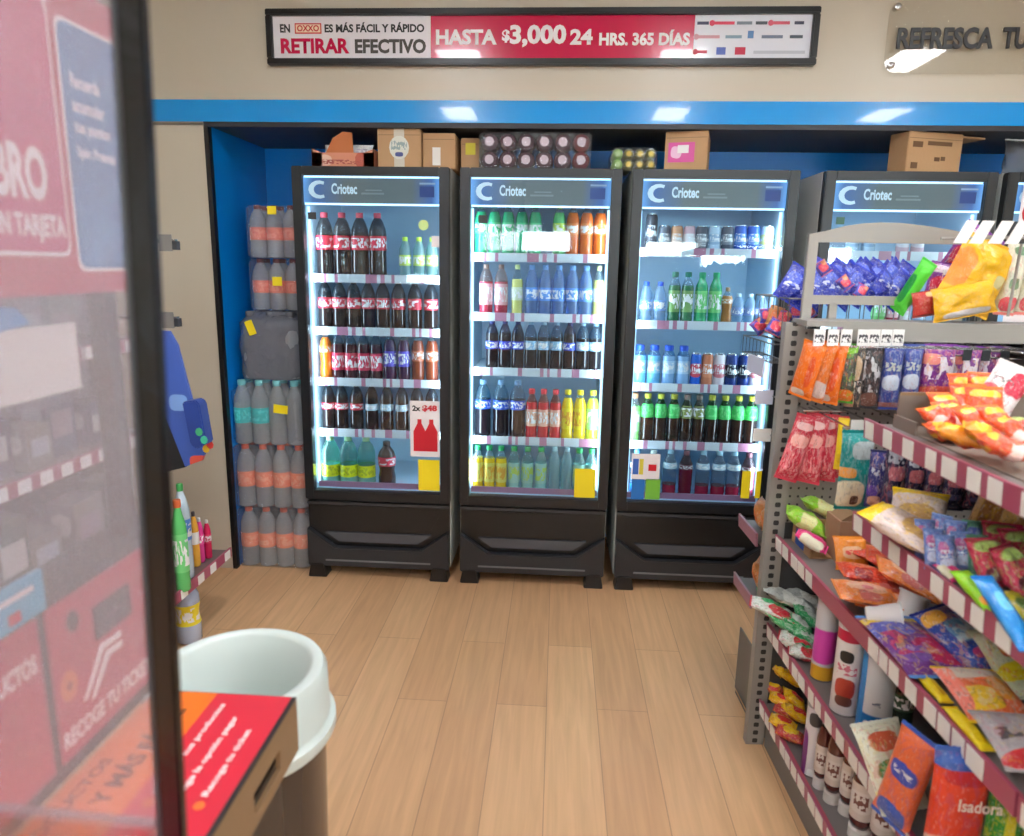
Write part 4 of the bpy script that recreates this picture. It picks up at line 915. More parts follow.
def endcap():
    t = thing('end_rack', 'grey perforated rack end with slotted post, arched header frame and wire basket', 'shelving', GO, (0, 0, ANG))
    ZC = 1.475
    link('perforated_panel', MB().box(.0, 1.3, -.004, .004, .82, ZC-.02).mesh('perforated_panel', PERF), t); link('lower_panel', MB().box(.0, 1.3, -.004, .004, .12, .82).mesh('lower_panel', mat('lower_dark_shaded', (62, 60, 60), .5)), t)  # lower part darker: its own dark tone plus shade put into the colour
    for x in (-.002, 1.3): link('post', MB().box(x-.03, x+.03, -.016, .016, .0, ZC).mesh('post', SLOT), t)
    link('top_cap', MB().box(.0, 1.33, -.1, .018, ZC-.005, ZC+.012).box(.11, 1.33, -.1, -.092, ZC-.045, ZC-.005).mesh('top_cap', GREYM), t)
    # header frame
    ly = .03; pt = lambda x, y: gl(x, y, ly)
    xl, xi = gl(806, 262, ly)[0], gl(815.5, 262, ly)[0]; zb0 = gl(870, 305, ly)[1]; zb1 = gl(870, 296, ly)[1]
    arch = [pt(x, y) for x, y in ((826, 231), (845, 226), (862, 223.5), (880, 222.5), (900, 223), (925, 226), (950, 230), (975, 235))]; low = pt(900, 243.5)[1]
    xr = pt(985, 300)[0]
    hf = MB()
    y0, y1 = ly-.008, ly+.008
    hf.prism([(xl, zb0-.03), (xi, zb0-.03), (xi, low), (xl, low)], 'y', y0, y1); hf.prism([(xr-.02, zb0), (xr, zb0), (xr, low), (xr-.02, low)], 'y', y0, y1)
    hf.prism([(xl, low), (xr, low)]+[(xr, arch[-1][1])]+arch[::-1]+[(xl, arch[0][1]-.01)], 'y', y0, y1)
    hf.prism([(xi, zb0), (xr-.02, zb0), (xr-.02, zb1), (xi, zb1)], 'y', y0, y1)
    xs = pt(832, 310)[0]
    hf.box(xs-.012, xs+.012, y0, y1, ZC, zb0).box(xr-.09, xr-.066, y0, y1, ZC, zb0).box(xl, xi, y0, y1, ZC-.0, zb0-.03)
    link('header_frame', hf.mesh('header_frame', GREYM), t)
    # wire basket on top, beyond the panel
    w = MB(); bx0, bx1, by0, by1, bz0, bz1 = .0, .62, .06, .40, 1.42, 1.545
    for z in (bz0, bz1): w.tube([(bx0, by0, z), (bx1, by0, z), (bx1, by1, z), (bx0, by1, z), (bx0, by0, z)], .003)
    for k in range(14):
        x = bx0+(bx1-bx0)*k/13
        for y in (by0, by1): w.tube([(x, y, bz0), (x, y, bz1)], .0018, 4)
        w.tube([(x, by0, bz0), (x, by1, bz0)], .0018, 4)
    for k in range(8):
        y = by0+(by1-by0)*k/7
        for x in (bx0, bx1): w.tube([(x, y, bz0), (x, y, bz1)], .0018, 4)
    w.tube([(.3, .016, bz0+.02), (.3, by0, bz0+.02)], .005); w.tube([(.05, .016, bz0+.02), (.05, by0, bz0+.02)], .005)
    link('wire_basket', w.mesh('wire_basket', WIRE), t)
    # small side baskets facing the aisle, with pale price cards
    sb = MB(); bx0, bx1, by0, by1, bz0, bz1 = -.045, .02, .05, .36, 1.34, 1.40
    for z in (bz0, bz1): sb.tube([(bx0, by0, z), (bx1, by0, z), (bx1, by1, z), (bx0, by1, z), (bx0, by0, z)], .0025)
    for k in range(9):
        y = by0+(by1-by0)*k/8; sb.tube([(bx0, y, bz1), (bx0, y, bz0), (bx1, y, bz0)], .0015, 4)
    sb.tube([(bx1, .0, bz1), (bx1, by1, bz1)], .004)
    s = link('side_basket', sb.mesh('side_basket', WIRE), t)
    CARDL = mat('card_lilac', (214, 214, 232), .4)
    link('price_card', MB().box(-.052, -.048, .10, .27, 1.285, 1.345).mesh('price_card', CARDL), s)
    c2 = loc_(onL(762, 435, .12)); link('price_card', MB().box(c2.x-.03, c2.x+.03, .118, .122, c2.z-.022, c2.z+.022).mesh('price_card', TAGW), t)
    c3 = loc_(onL(764, 396, .12)); link('price_card', MB().box(c3.x-.03, c3.x+.03, .118, .122, c3.z-.028, c3.z+.02).mesh('price_card', CARDL), t)
    link('card_wire', MB().tube([(c2.x+.03, .12, c2.z), (.0, .014, c2.z)], .003).tube([(c3.x+.03, .12, c3.z), (.0, .014, c3.z)], .003).mesh('card_wire', WIRE), t)
    for z in (.716, .478):
        sh = link('side_shelf', MB().box(.0, 1.2, .16, .36, z-.03, z-.02).box(.02, .04, .02, .2, z-.05, z-.03).mesh('side_shelf', GREYD), t)
        link('price_rail', MB().prism([(-.004, z-.045), (.004, z-.045), (.0, z+.005), (-.008, z+.005)], 'y', .15, .36).mesh('price_rail', mat('rail_pale', (170, 120, 136), .4)), sh)
    link('base', MB().box(.035, 1.25, .02, .30, 0, .10).prism([(.02, .02), (.02, .30), (.02, .30), (.02, .02)], 'z', 0, .01).mesh('base', GREYD), t)
    link('foot', MB().lathe([(.014, 0), (.014, .012), (.006, .012), (.006, .05)], 10, c=(.045, .31, 0)).mesh('foot', BLACK), t)
    link('kick_board', MB().box(.03, .035, .0, .34, .0, .26).mesh('kick_board', GREYD), t)
    # hook bars with their hanging price tags
    hb = link('hook_bar', MB().box(.10, .62, -.155, -.149, 1.415, 1.421).mesh('hook_bar', CHROME), t)
    hk = MB()
    for x in [.115+.052*k for k in range(10)]: hk.tube([(x, -.004, 1.421), (x, -.155, 1.421)], .0025, 5)
    link('hooks', hk.mesh('hook', CHROME), hb).name = 'hook_set'
    for px in (819, 833, 846, 863, 874, 886, 898): 
        p = loc_(onL(px, 337, -.158)); link('price_tag', MB().box(p.x-.016, p.x+.016, -.161, -.158, p.z-.026, p.z+.022).mesh('price_tag', print_mat('tag_print', (242, 238, 234), (), [(.5, .45, .4, .25, (60, 56, 60), 5)], foil=0)), hb)
    wb = link('clip_bar', MB().tube([(.33, -.12, 1.42), (.64, -.12, 1.405)], .004).tube([(.33, -.12, 1.40), (.64, -.12, 1.385)], .003).tube([(.64, -.004, 1.405), (.64, -.14, 1.405)], .012, 8).mesh('clip_bar', CHROME), t)
    for k in range(5):
        x = .36+.055*k; link('clip', MB().box(x-.012, x+.012, -.127, -.123, 1.38, 1.412).mesh('clip', DGREY), wb)
    # lower hooks for the red pouches and the long hooks for the dark pouches
    p = loc_(onL(803, 411, -.1)); lb = MB().tube([(p.x, -.1, p.z), (p.x+.13, -.1, p.z)], .004)
    for k in range(3): lb.tube([(p.x+.02+.045*k, -.004, p.z), (p.x+.02+.045*k, -.1, p.z)], .0025, 5)
    link('hook_bar', lb.mesh('hook_bar', CHROME), t)
    q = loc_(onL(850, 428, -.3)); lb = MB().tube([(q.x-.02, -.3, q.z), (q.x+.36, -.3, q.z)], .004)
    for k in range(4): lb.tube([(q.x+.1*k, -.004, q.z), (q.x+.1*k, -.3, q.z)], .003, 5)
    link('hook_bar', lb.mesh('hook_bar', CHROME), t)
    for px, py in ((858, 425), (893, 437)):
        q = loc_(onL(px, py, -.31)); link('price_tag', MB().box(q.x-.02, q.x+.02, -.312, -.31, q.z-.014, q.z+.014).mesh('price_tag', TAGW), t)
endcap()

# ------------------------------------------------------------------ snacks
def PM(n, *a, **k): return print_mat('print_'+n, *a, **k)
def sm(c): return mat('seal_%d_%d_%d' % c, c, .35)
P_ = {
 'orange': (PM('orange', (240, 112, 16), [(.4, .06, .3, .07, (230, 210, 200)), (.7, .5, .12, .3, (226, 80, 30))], None, seed=1), sm((238, 120, 30))),
 'orangew': (PM('orangew', (232, 120, 40), [(.7, .2, .3, .16, (226, 206, 200)), (.3, .45, .12, .3, (168, 50, 80))], None, seed=2), sm((236, 130, 50))),
 'olive': (PM('olive', (70, 74, 62), [(.5, .95, .5, .1, (130, 200, 40)), (.5, .1, .5, .12, (226, 110, 30))], None, seed=3), sm((80, 160, 50))),
 'beige': (PM('beige', (58, 56, 56), [(.45, .66, .4, .2, (212, 180, 140)), (.3, .1, .3, .14, (206, 150, 130))], [(.5, .35, .4, .1, (220, 215, 210), 6)], seed=4), sm((50, 50, 52))),
 'black': (PM('black', (40, 40, 44), [(.5, .12, .4, .12, (120, 80, 70))], [(.5, .55, .42, .3, (200, 200, 204), 4)], seed=5), sm((44, 44, 48))),
 'bluechip': (PM('bluechip', (52, 74, 156), [(.45, .42, .36, .13, (206, 216, 230)), (.6, .03, .8, .06, (196, 130, 124))], [(.5, .68, .36, .07, (190, 200, 190), 7)], seed=6), sm((52, 70, 150))),
 'purple': (PM('purple', (128, 44, 140), [(.2, .78, .25, .1, (236, 130, 120)), (.5, .2, .55, .1, (230, 84, 70)), (.25, .05, .25, .08, (236, 180, 90))], [(.5, .62, .42, .2, (236, 226, 236), 6)], seed=7), sm((128, 50, 150))),
 'purpleb': (PM('purpleb', (112, 52, 124), [(.3, .25, .3, .14, (226, 120, 70)), (.15, .55, .14, .4, (200, 90, 140))], [(.5, .62, .4, .26, (226, 220, 230), 7)], seed=8), sm((100, 50, 130))),
 'redpouch': (PM('redpouch', (204, 36, 62), [(.5, .62, .4, .1, (240, 170, 160)), (.5, .86, .35, .06, (236, 190, 190))], [(.5, .35, .45, .22, (232, 110, 120), 8)], seed=9), sm((214, 60, 80))),
 'teal': (PM('teal', (6, 146, 142), [(.65, .78, .36, .12, (190, 204, 206)), (.2, .48, .26, .07, (240, 160, 70)), (.36, .18, .4, .2, (236, 226, 196)), (.5, .1, .12, .07, (70, 46, 30))], None, seed=10, wob=.12), sm((10, 140, 140))),
 'navyp': (PM('navyp', (44, 46, 120), [(.5, .1, .35, .1, (220, 170, 140)), (.3, .3, .3, .1, (90, 60, 170))], [(.5, .7, .4, .12, (200, 206, 220), 6)], seed=11), sm((40, 44, 110))),
 'navy': (PM('navy', (34, 36, 76), [(.5, .55, .34, .11, (206, 110, 120)), (.5, .25, .3, .06, (90, 90, 140))], [(.5, .8, .4, .1, (190, 196, 210), 6)], seed=12), sm((36, 38, 80))),
 'greenchip': (PM('greenchip', (90, 220, 60), [(.35, .45, .25, .3, (30, 150, 60))], None, seed=13), sm((90, 220, 70))),
 'redchip': (PM('redchip', (180, 40, 36), [(.8, .9, .3, .1, (220, 180, 120))], None, seed=14), sm((180, 60, 50))),
 'purpchip': (PM('purpchip', (126, 54, 150), [(.45, .4, .36, .26, (222, 40, 76)), (.3, .85, .3, .1, (226, 206, 220))], [(.7, .75, .3, .12, (230, 226, 226), 5)], seed=15), sm((130, 60, 150))),
 'yellowchip': (PM('yellowchip', (242, 182, 8), [(.15, .5, .16, .3, (244, 140, 40)), (.8, .5, .1, .1, (214, 200, 140))], None, seed=16, foil=.5), sm((240, 180, 20))),
 'yellowchip2': (PM('yellowchip2', (240, 180, 10), [(.5, .12, .36, .12, (216, 206, 200))], None, seed=17, foil=.5), sm((240, 180, 20))),
 'whitegreen': (PM('whitegreen', (228, 224, 200), [(.5, .86, .3, .06, (110, 150, 110)), (.5, .4, .25, .08, (110, 140, 100)), (.5, .12, .4, .1, (226, 80, 90))], None, seed=18), sm((226, 120, 110))),
 'bluesnack': (PM('bluesnack', (22, 38, 160), [(.3, .6, .2, .2, (90, 110, 220))], [(.5, .45, .4, .12, (210, 216, 236), 6)], seed=19, foil=.7), sm((40, 60, 190))),
 'redblue': (PM('redblue', (60, 84, 200), [(.5, .5, .34, .34, (226, 50, 84)), (.8, .8, .3, .2, (240, 160, 110))], None, seed=20), sm((220, 60, 90))),
 'orangered': (PM('orangered', (236, 72, 28), [(.2, .3, .2, .14, (246, 200, 190)), (.8, .2, .22, .16, (226, 40, 40)), (.5, .8, .4, .1, (246, 196, 40))], None, seed=21), sm((240, 120, 40))),
 'yelred': (PM('yelred', (246, 150, 24), [(.5, .75, .4, .14, (250, 206, 24)), (.5, .3, .36, .24, (236, 66, 30))], None, seed=22), sm((246, 190, 40))),
 'whitered': (PM('whitered', (238, 232, 228), [(.75, .6, .26, .26, (204, 30, 62)), (.2, .4, .18, .06, (214, 100, 110))], [(.4, .6, .25, .05, (110, 110, 110), 9)], seed=23), sm((230, 220, 216))),
 'sandwich': (PM('sandwich', (226, 204, 196), [(.5, .3, .34, .24, (206, 160, 100)), (.5, .92, .6, .12, (246, 206, 20))], None, seed=24), sm((246, 206, 20))),
 'cookiebag': (PM('cookiebag', (224, 180, 110), [(.5, .9, .6, .16, (246, 196, 20)), (.4, .4, .2, .3, (170, 110, 60))], None, seed=25), sm((246, 196, 20))),
 'sachet': (PM('sachet', (96, 130, 200), [(.5, .3, .4, .14, (200, 210, 236)), (.3, .7, .2, .16, (190, 90, 150))], [(.5, .55, .35, .1, (230, 234, 244), 8)], seed=26, foil=.6), sm((120, 150, 210))),
 'sachetg': (PM('sachetg', (80, 150, 120), [(.5, .3, .4, .14, (170, 210, 170)), (.5, .75, .3, .1, (70, 90, 180))], None, seed=27, foil=.6), sm((100, 160, 130))),
 'redpack': (PM('redpack', (206, 40, 76), [(.5, .8, .4, .14, (180, 210, 110)), (.5, .2, .4, .14, (110, 40, 50))], None, seed=28, foil=.6), sm((190, 50, 80))),
 'limepack': (PM('limepack', (150, 224, 30), [(.7, .3, .2, .2, (226, 236, 60)), (.3, .15, .2, .1, (240, 150, 40))], None, seed=29), sm((160, 226, 40))),
 'bluepack': (PM('bluepack', (24, 130, 210), [(.5, .6, .25, .14, (120, 210, 240))], None, seed=30), sm((30, 120, 200))),
 'oliveyel': (PM('oliveyel', (196, 176, 30), [(.5, .5, .3, .2, (90, 120, 50))], None, seed=31), sm((196, 176, 40))),
 'lime': (PM('lime', (150, 222, 50), [(.2, .5, .2, .2, (236, 240, 160)), (.9, .5, .2, .4, (240, 140, 50))], None, seed=32), sm((160, 230, 70))),
 'magenta': (PM('magenta', (230, 20, 120), [(.15, .5, .18, .4, (236, 230, 200))], None, seed=33), sm((236, 60, 140))),
 'orground': (PM('orground', (244, 140, 34), [(.5, .5, .3, .2, (250, 196, 150))], [(.5, .5, .22, .08, (240, 90, 80), 6)], seed=34), sm((244, 150, 50))),
 'redorange': (PM('redorange', (214, 60, 34), [(.7, .5, .24, .3, (240, 130, 90)), (.2, .6, .2, .2, (140, 20, 30))], None, seed=35), sm((230, 100, 50))),
 'orgpack': (PM('orgpack', (238, 128, 44), [(.55, .5, .24, .34, (242, 186, 150)), (.2, .5, .14, .2, (214, 110, 100)), (.5, .5, .1, .1, (230, 120, 130))], None, seed=36), sm((240, 140, 60))),
 'bigpurple': (PM('bigpurple', (120, 60, 140), [(.5, .9, .6, .07, (246, 206, 60)), (.3, .7, .3, .14, (96, 104, 200)), (.7, .3, .3, .2, (196, 30, 80)), (.3, .25, .2, .12, (130, 90, 180))], [(.5, .45, .4, .2, (200, 60, 110), 6)], seed=37), sm((90, 150, 220))),
 'bluebag': (PM('bluebag', (36, 70, 160), [(.3, .8, .24, .12, (236, 170, 60)), (.6, .5, .34, .2, (110, 160, 200)), (.6, .16, .3, .07, (190, 60, 120))], [(.55, .5, .3, .16, (190, 210, 220), 5)], seed=38), sm((40, 50, 130))),
 'mango': (PM('mango', (240, 110, 60), [(.5, .8, .5, .14, (226, 210, 190)), (.3, .3, .3, .2, (244, 196, 40)), (.7, .5, .16, .2, (236, 150, 40)), (.1, .6, .1, .5, (250, 130, 110))], None, seed=39), sm((240, 200, 40))),
 'yelwhite': (PM('yelwhite', (216, 214, 180), [(.5, .3, .5, .14, (236, 210, 30)), (.4, .7, .2, .2, (230, 90, 60))], None, seed=40), sm((220, 220, 190))),
 'yelstrip': (PM('yelstrip', (246, 214, 30), [(.5, .2, .3, .1, (230, 190, 20))], None, seed=41), sm((246, 210, 40))),
 'greybag': (PM('greybag', (176, 166, 168), [(.5, .1, .5, .12, (206, 40, 50)), (.8, .2, .16, .1, (240, 200, 40))], [(.5, .5, .36, .1, (90, 84, 90), 6)], seed=42), sm((180, 176, 176))),
 'xmas': (PM('xmas', (218, 222, 212), [(.25, .3, .2, .3, (206, 40, 56)), (.65, .5, .2, .3, (40, 160, 90))], None, seed=43, foil=.6), sm((210, 60, 66))),
 'greenw': (PM('greenw', (50, 172, 96), [(.5, .5, .3, .3, (216, 226, 214))], None, seed=44, foil=.6), sm((60, 180, 100))),
 'silverw': (PM('silverw', (186, 190, 184), [(.3, .5, .3, .2, (226, 228, 220))], None, seed=45, foil=.8), sm((190, 196, 190))),
 'yelcandy': (PM('yelcandy', (246, 196, 16), [(.5, .5, .25, .3, (206, 40, 40))], None, seed=46, foil=.5), sm((246, 200, 30))),
 'redcandy': (PM('redcandy', (206, 36, 52), [(.5, .5, .3, .3, (246, 200, 30))], None, seed=47, foil=.5), sm((206, 50, 60))),
 'saladbag': (PM('saladbag', (216, 214, 190), [(.45, .78, .3, .12, (204, 90, 60)), (.5, .45, .36, .12, (60, 130, 60)), (.3, .15, .3, .12, (214, 200, 130))], None, seed=48), sm((220, 220, 200))),
 'pinkorange': (PM('pinkorange', (238, 110, 60), [(.5, .62, .34, .1, (60, 80, 190)), (.5, .12, .36, .14, (50, 90, 190))], [(.5, .62, .25, .03, (230, 232, 240), 8)], seed=49), sm((60, 100, 200))),
 'isa': (PM('isa', (226, 62, 30), [(.5, .97, .7, .1, (50, 90, 170)), (.35, .0, .42, .3, (222, 190, 180)), (.5, .82, .34, .06, (196, 30, 40))], None, seed=50, wob=.08), sm((60, 100, 180))),
 'greenyel': (PM('greenyel', (40, 150, 50), [(.5, .5, .12, .5, (236, 214, 40)), (.9, .5, .1, .4, (236, 214, 40))], None, seed=51), sm((60, 160, 60))),
 'orgnut': (PM('orgnut', (216, 150, 90), [(.5, .5, .4, .3, (236, 120, 50))], None, seed=52), sm((226, 160, 110))),
}
def hang(px0, px1, pyt, pyb, ly, key, label, T=.03, yaw=0, roll=0, seed=0, name='snack_bag', cat='snack bag', group=None, crumple=.25, W=None):
    """a pouch hanging or standing upright at depth ly in the rack, filling the given width and height"""
    c = onL((px0+px1)/2, (pyt+pyb)/2, ly); top = onL((px0+px1)/2, pyt, ly); bot = onL((px0+px1)/2, pyb, ly); s = mpp(c)
    w_ = W or (px1-px0)*s/max(.3, math.cos(math.radians(yaw))); h_ = top.z-bot.z; m, se = P_[key]
    d = bag_data('%s%.3f%.3f%d' % (key, w_, h_, seed), w_, h_, T, m, se, seed, crumple=crumple)
    return put_bag(d, c, (0, math.radians(roll), ANG+math.radians(yaw)), name, label, cat, group)
def lay(px, py, z, W, Hh, T, key, label, yaw=0, tilt=8, roll=0, seed=0, name='snack_bag', cat='snack bag', group=None, crumple=.3, lift=0):
    """a pouch lying on a shelf at height z (tilt 90 = standing); yaw turns it on the shelf"""
    dz = Hh/2*math.sin(math.radians(tilt))+T*.54*abs(math.cos(math.radians(tilt)))+abs(math.sin(math.radians(roll)))*W/2*.8
    c = onZ(px, py, z+dz+lift); m, se = P_[key]
    d = bag_data('%s%.3f%.3f%d' % (key, W, Hh, seed), W, Hh, T, m, se, seed, crumple=crumple)
    return put_bag(d, c, (math.radians(-(90-tilt)), math.radians(roll), ANG+math.radians(yaw)), name, label, cat, group)

# row of bags hanging on the perforated panel
g = 'bags hanging on the perforated panel'
hang(800, 815, 341, 399, -.13, 'orange', 'bright orange snack bag hanging edge-on, leftmost on the perforated panel', yaw=-50, roll=12, seed=1, group=g, W=.075)
hang(811, 826, 342, 402, -.13, 'orangew', 'orange and white snack bag hanging edge-on, second from the left on the panel', yaw=-50, roll=9, seed=2, group=g, W=.075)
hang(823, 838, 342, 404, -.13, 'orange', 'bright orange snack bag hanging edge-on, third from the left on the panel', yaw=-42, roll=5, seed=3, group=g, W=.075)
hang(838, 849, 343, 403, -.135, 'olive', 'dark olive snack bag with lime top, right of the orange bags', yaw=-40, seed=4, group=g, W=.07)
hang(848, 862, 345, 410, -.12, 'beige', 'black bag with beige picture hanging between olive and black bags', yaw=-30, seed=5, group=g)
hang(861, 880, 345, 409, -.13, 'black', 'black and silver snack bag hanging left of the blue chip bags', yaw=-15, seed=6, group=g)
hang(880, 901, 344, 410, -.13, 'bluechip', 'blue chip bag with white shapes, left of two, on the panel', yaw=-6, seed=7, T=.045, group=g)
hang(901, 920, 344, 408, -.125, 'bluechip', 'blue chip bag with white shapes, right of two, on the panel', yaw=-8, seed=8, T=.045, group=g)
hang(919, 954, 344, 404, -.12, 'purple', 'purple chip bag with white lettering and orange base hanging on the panel', yaw=2, seed=9, T=.05, group=g)
hang(953, 975, 346, 402, -.11, 'purple', 'narrow purple and red chip bag in the middle of the purple bags', yaw=-30, seed=10, T=.03, group=g)
hang(974, 1004, 346, 398, -.10, 'purpleb', 'dull purple chip bag with tall white lettering, rightmost on the panel', yaw=-10, seed=11, T=.04, group=g)
# red pouches, teal pouch, navy pouches
g = 'red pouches on the lower hooks'
for k, (a, b, t_, b_) in enumerate(((785, 808, 414, 482), (804, 822, 413, 484), (818, 833, 414, 481), (829, 843, 416, 478))):
    hang(a, b, t_, b_, -.10-.001*k, 'redpouch', 'red candy pouch hanging on the lower hooks, %s from the left' % ORD[k], roll=(14, 3, -2, -4)[k], yaw=(-5, -35, -35, -30)[k], seed=20+k, group=g, name='candy_pouch', cat='candy bag', W=.07, T=.022)
hang(837, 846, 418, 470, -.16, 'yelstrip', 'thin yellow candy strip between the red pouches and the teal pouch', yaw=-30, seed=25, name='candy_pouch', cat='candy bag', T=.015)
hang(838, 872, 430, 510, -.34, 'teal', 'teal and white cookie pouch hanging behind the end of the second shelf', seed=26, T=.04, name='cookie_pouch', cat='snack bag', crumple=.15)
hang(868, 884, 450, 508, -.36, 'navyp', 'purple-blue pouch with cookie picture just right of the teal pouch', seed=27, yaw=-20, T=.03)
g = 'navy pouches hanging under the top shelf'
for k, (a, b, t_, b_) in enumerate(((884, 906, 440, 512), (905, 925, 446, 511), (924, 944, 450, 511), (943, 966, 456, 511), (966, 990, 464, 511))):
    hang(a, b, t_, b_, -.40-.012*k, 'navy', 'navy pouch with pink patch hanging under the top shelf, %s from the left' % ORD[k], seed=28+k, yaw=-8, T=.03, group=g)
# on top of the rack end
ZC = 1.4885
def stand(px0, px1, pyt, pyb, ly, key, label, **k): return hang(px0, px1, pyt, pyb, ly, key, label, **k)
stand(899, 927, 257, 317, -.02, 'greenchip', 'bright green chip bag leaning on top of the rack end, leftmost there', roll=30, yaw=-62, seed=40, T=.03, W=.055)
stand(912, 937, 291, 317, -.06, 'redchip', 'dark red chip bag lying low between green and yellow bags', roll=-10, seed=41, T=.03)
stand(926, 954, 262, 304, .035, 'purpchip', 'purple chip bag with red round print behind the yellow bag', roll=8, seed=42, T=.04)
stand(945, 990, 226, 292, .07, 'purpchip', 'larger purple chip bag with grey lettering, mostly hidden by the yellow bag', roll=30, seed=43, T=.03)
stand(946, 1008, 239, 312, -.062, 'yellowchip', 'large golden yellow chip bag standing on top of the rack end', roll=22, seed=44, T=.065, crumple=.5)
stand(932, 996, 283, 318, -.09, 'yellowchip2', 'second golden yellow bag with white oval lying in front of the large yellow one', roll=-12, seed=45, T=.05, crumple=.5)
stand(1001, 1022, 238, 316, -.06, 'whitegreen', 'cream bag with green and red print right of the large yellow bag', roll=4, seed=46, T=.05)
stand(1021, 1044, 236, 316, -.06, 'whitegreen', 'cream bag with green and red print cut by the right edge of the photo', roll=2, seed=47, T=.05)
# blue snack bags in the wire basket
rg = random.Random(11); n = 0
BO = 'front left,front left corner,front middle,middle left,centre,front right'.split(',')
row = [('front', k, 818+13.2*k, 290-(k % 2)*4, .11) for k in range(7)]+[('middle', k, 824+13*k, 281-(k % 2)*3, .21) for k in range(7)]+[('rear', k, 820+12.6*k, 276+(k % 3)*2, .32) for k in range(7)]
row.append(('outer', 0, 797, 286, .16))
for q, (rw, k, px, py, ly) in enumerate(row):
    c = onL(px, py, ly); W_, H_ = .085, .125
    if rw == 'outer': W_, H_ = .11, .13
    d = bag_data('bluesnack%d%s' % (q % 6, rw == 'outer'), W_, H_, .03, *P_['bluesnack'], 60+q % 6, nx=9, nz=10, crumple=.6)
    o = put_bag(d, c, (math.radians(rg.uniform(-30, -8)), math.radians(rg.uniform(28, 50)), ANG+math.radians(rg.uniform(-12, 12))), 'snack_bag', 'shiny blue bag in the wire basket, %s row, %s from left' % (rw, ORD[k]) if rw != 'outer' else 'shiny blue snack bag poking out left of the grey header frame', 'snack bag', 'blue bags in the wire basket')
for k, (px, py) in enumerate(((823, 268), (845, 283), (861, 291))):
    c = onL(px, py, .06); d = bag_data('redblue%d' % k, .04, .045, .025, *P_['redblue'], 80+k, nx=8, nz=8)
    put_bag(d, c, (-.3, rg.uniform(-.8, .8), ANG), 'candy_packet', 'small red packet among the blue bags, %s from the left' % ORD[k], 'candy bag', 'red packets in the wire basket')
for k, (px, py) in enumerate(((760, 326), (768, 316), (776, 327), (784, 318), (797, 312), (808, 312))):
    ly = (.30, .26, .14, .2, .2, .2)[k]; c = onL(px, py, ly); d = bag_data('redblue%d' % (k+4), .055, .055, .03, *P_['redblue'], 84+k, nx=8, nz=8)
    put_bag(d, c, (-.4, rg.uniform(-1, 1), ANG+rg.uniform(-.5, .5)), 'candy_packet', 'small red-blue candy packet in the side basket, %s from left' % ORD[k], 'candy bag', 'candy packets in the side basket')
c = onL(775, 316, .21); put_bag(bag_data('orgs', .05, .07, .03, *P_['orgnut'], 95, nx=8, nz=8), c, (-.2, .3, ANG), 'candy_packet', 'orange and tan packet standing in the side basket', 'candy bag')
for k, (px, py, ly) in enumerate(((762, 512, .28), (769, 520, .2), (760, 574, .28), (767, 584, .2))):
    c = onL(px, py, ly); z = (.716, .478)[k > 1]-.02; d = bag_data('orgnut%d' % k, .09, .11, .05, *P_['orgnut'], 90+k, nx=8, nz=8)
    put_bag(d, (c.x, c.y, z+.055), (-.25, 0, ANG+math.radians(60)), 'snack_bag', 'orange nut bag on the %s side shelf of the rack end, %s one' % (('upper', 'lower')[k > 1], ('rear', 'front')[k % 2]), 'snack bag', 'orange bags on the side shelves')
# angled white tags above the yellow bags
tr_ = thing('tag_rail', 'bar carrying three slanted white price tags above the yellow chip bags', 'tag rail', onL(985, 232, -.16), (0, 0, ANG))
q0 = Vector(tr_.location)
link('bar', MB().tube([(-.12, 0, -.02), (.2, 0, -.01)], .005).tube([(.12, 0, -.015), (.12, .02, -.03), (.12, .03, -.235)], .004).mesh('bar', GREYM), tr_)
for px in (966, 982, 1001, 1018):
    p = onL(px, 226, -.17)-q0; x = p.x
    link('price_tag', MB().prism([(x-.03, -.032), (x+.006, -.032), (x+.034, .03), (x+.0, .03)], 'y', -.012, -.009).mesh('price_tag', TAGW), tr_)
link('dark_clip', MB().box(.08, .2, .0, .02, -.03, .03).mesh('clip', DGREY), tr_)

# top shelf (L1)
g = 'orange and yellow bags on the top shelf'
pile = [(948, 412, .07, .11, 0, 45), (985, 395, .08, .12, -20, 60), (966, 395, .08, .12, 10, 60), (938, 418, .06, .08, 30, 25), (947, 432, .06, .09, 75, 12), (962, 436, .06, .10, 60, 15), (955, 418, .07, .10, 15, 35), (970, 405, .08, .11, -10, 55), (978, 424, .07, .11, 30, 35), (985, 408, .08, .11, -15, 55), (998, 404, .08, .11, -25, 50), (988, 437, .07, .10, 60, 25), (1001, 425, .07, .11, 20, 40), (1003, 447, .06, .10, 70, 20), (1013, 432, .06, .10, 40, 30)]
for k, (px, py, w_, h_, yw, tl) in enumerate(pile):
    kk = 'yelred' if k in (5, 11) else 'orangered'
    lay(px, py, L1-.014, w_, h_, .035, kk, '%s packet in the top shelf pile, %s counted from its left end' % ('yellow and red' if kk == 'yelred' else 'orange-red', ORD[k]), yaw=yw, tilt=tl, seed=101+k, group=g, crumple=.6, lift=.012*(k % 2))
lay(1004, 388, L1-.014, .085, .13, .03, 'whitered', 'white packet with red print propped behind the orange pile', yaw=-40, tilt=58, roll=20, seed=117, lift=.03)
lay(1022, 388, L1-.014, .08, .12, .03, 'whitered', 'second white and red packet at the right edge of the top shelf', yaw=-20, tilt=55, seed=118, lift=.02)
lay(1022, 428, L1-.014, .05, .07, .03, 'redpack', 'small red packet at the right edge of the top shelf', yaw=10, tilt=30, seed=119)
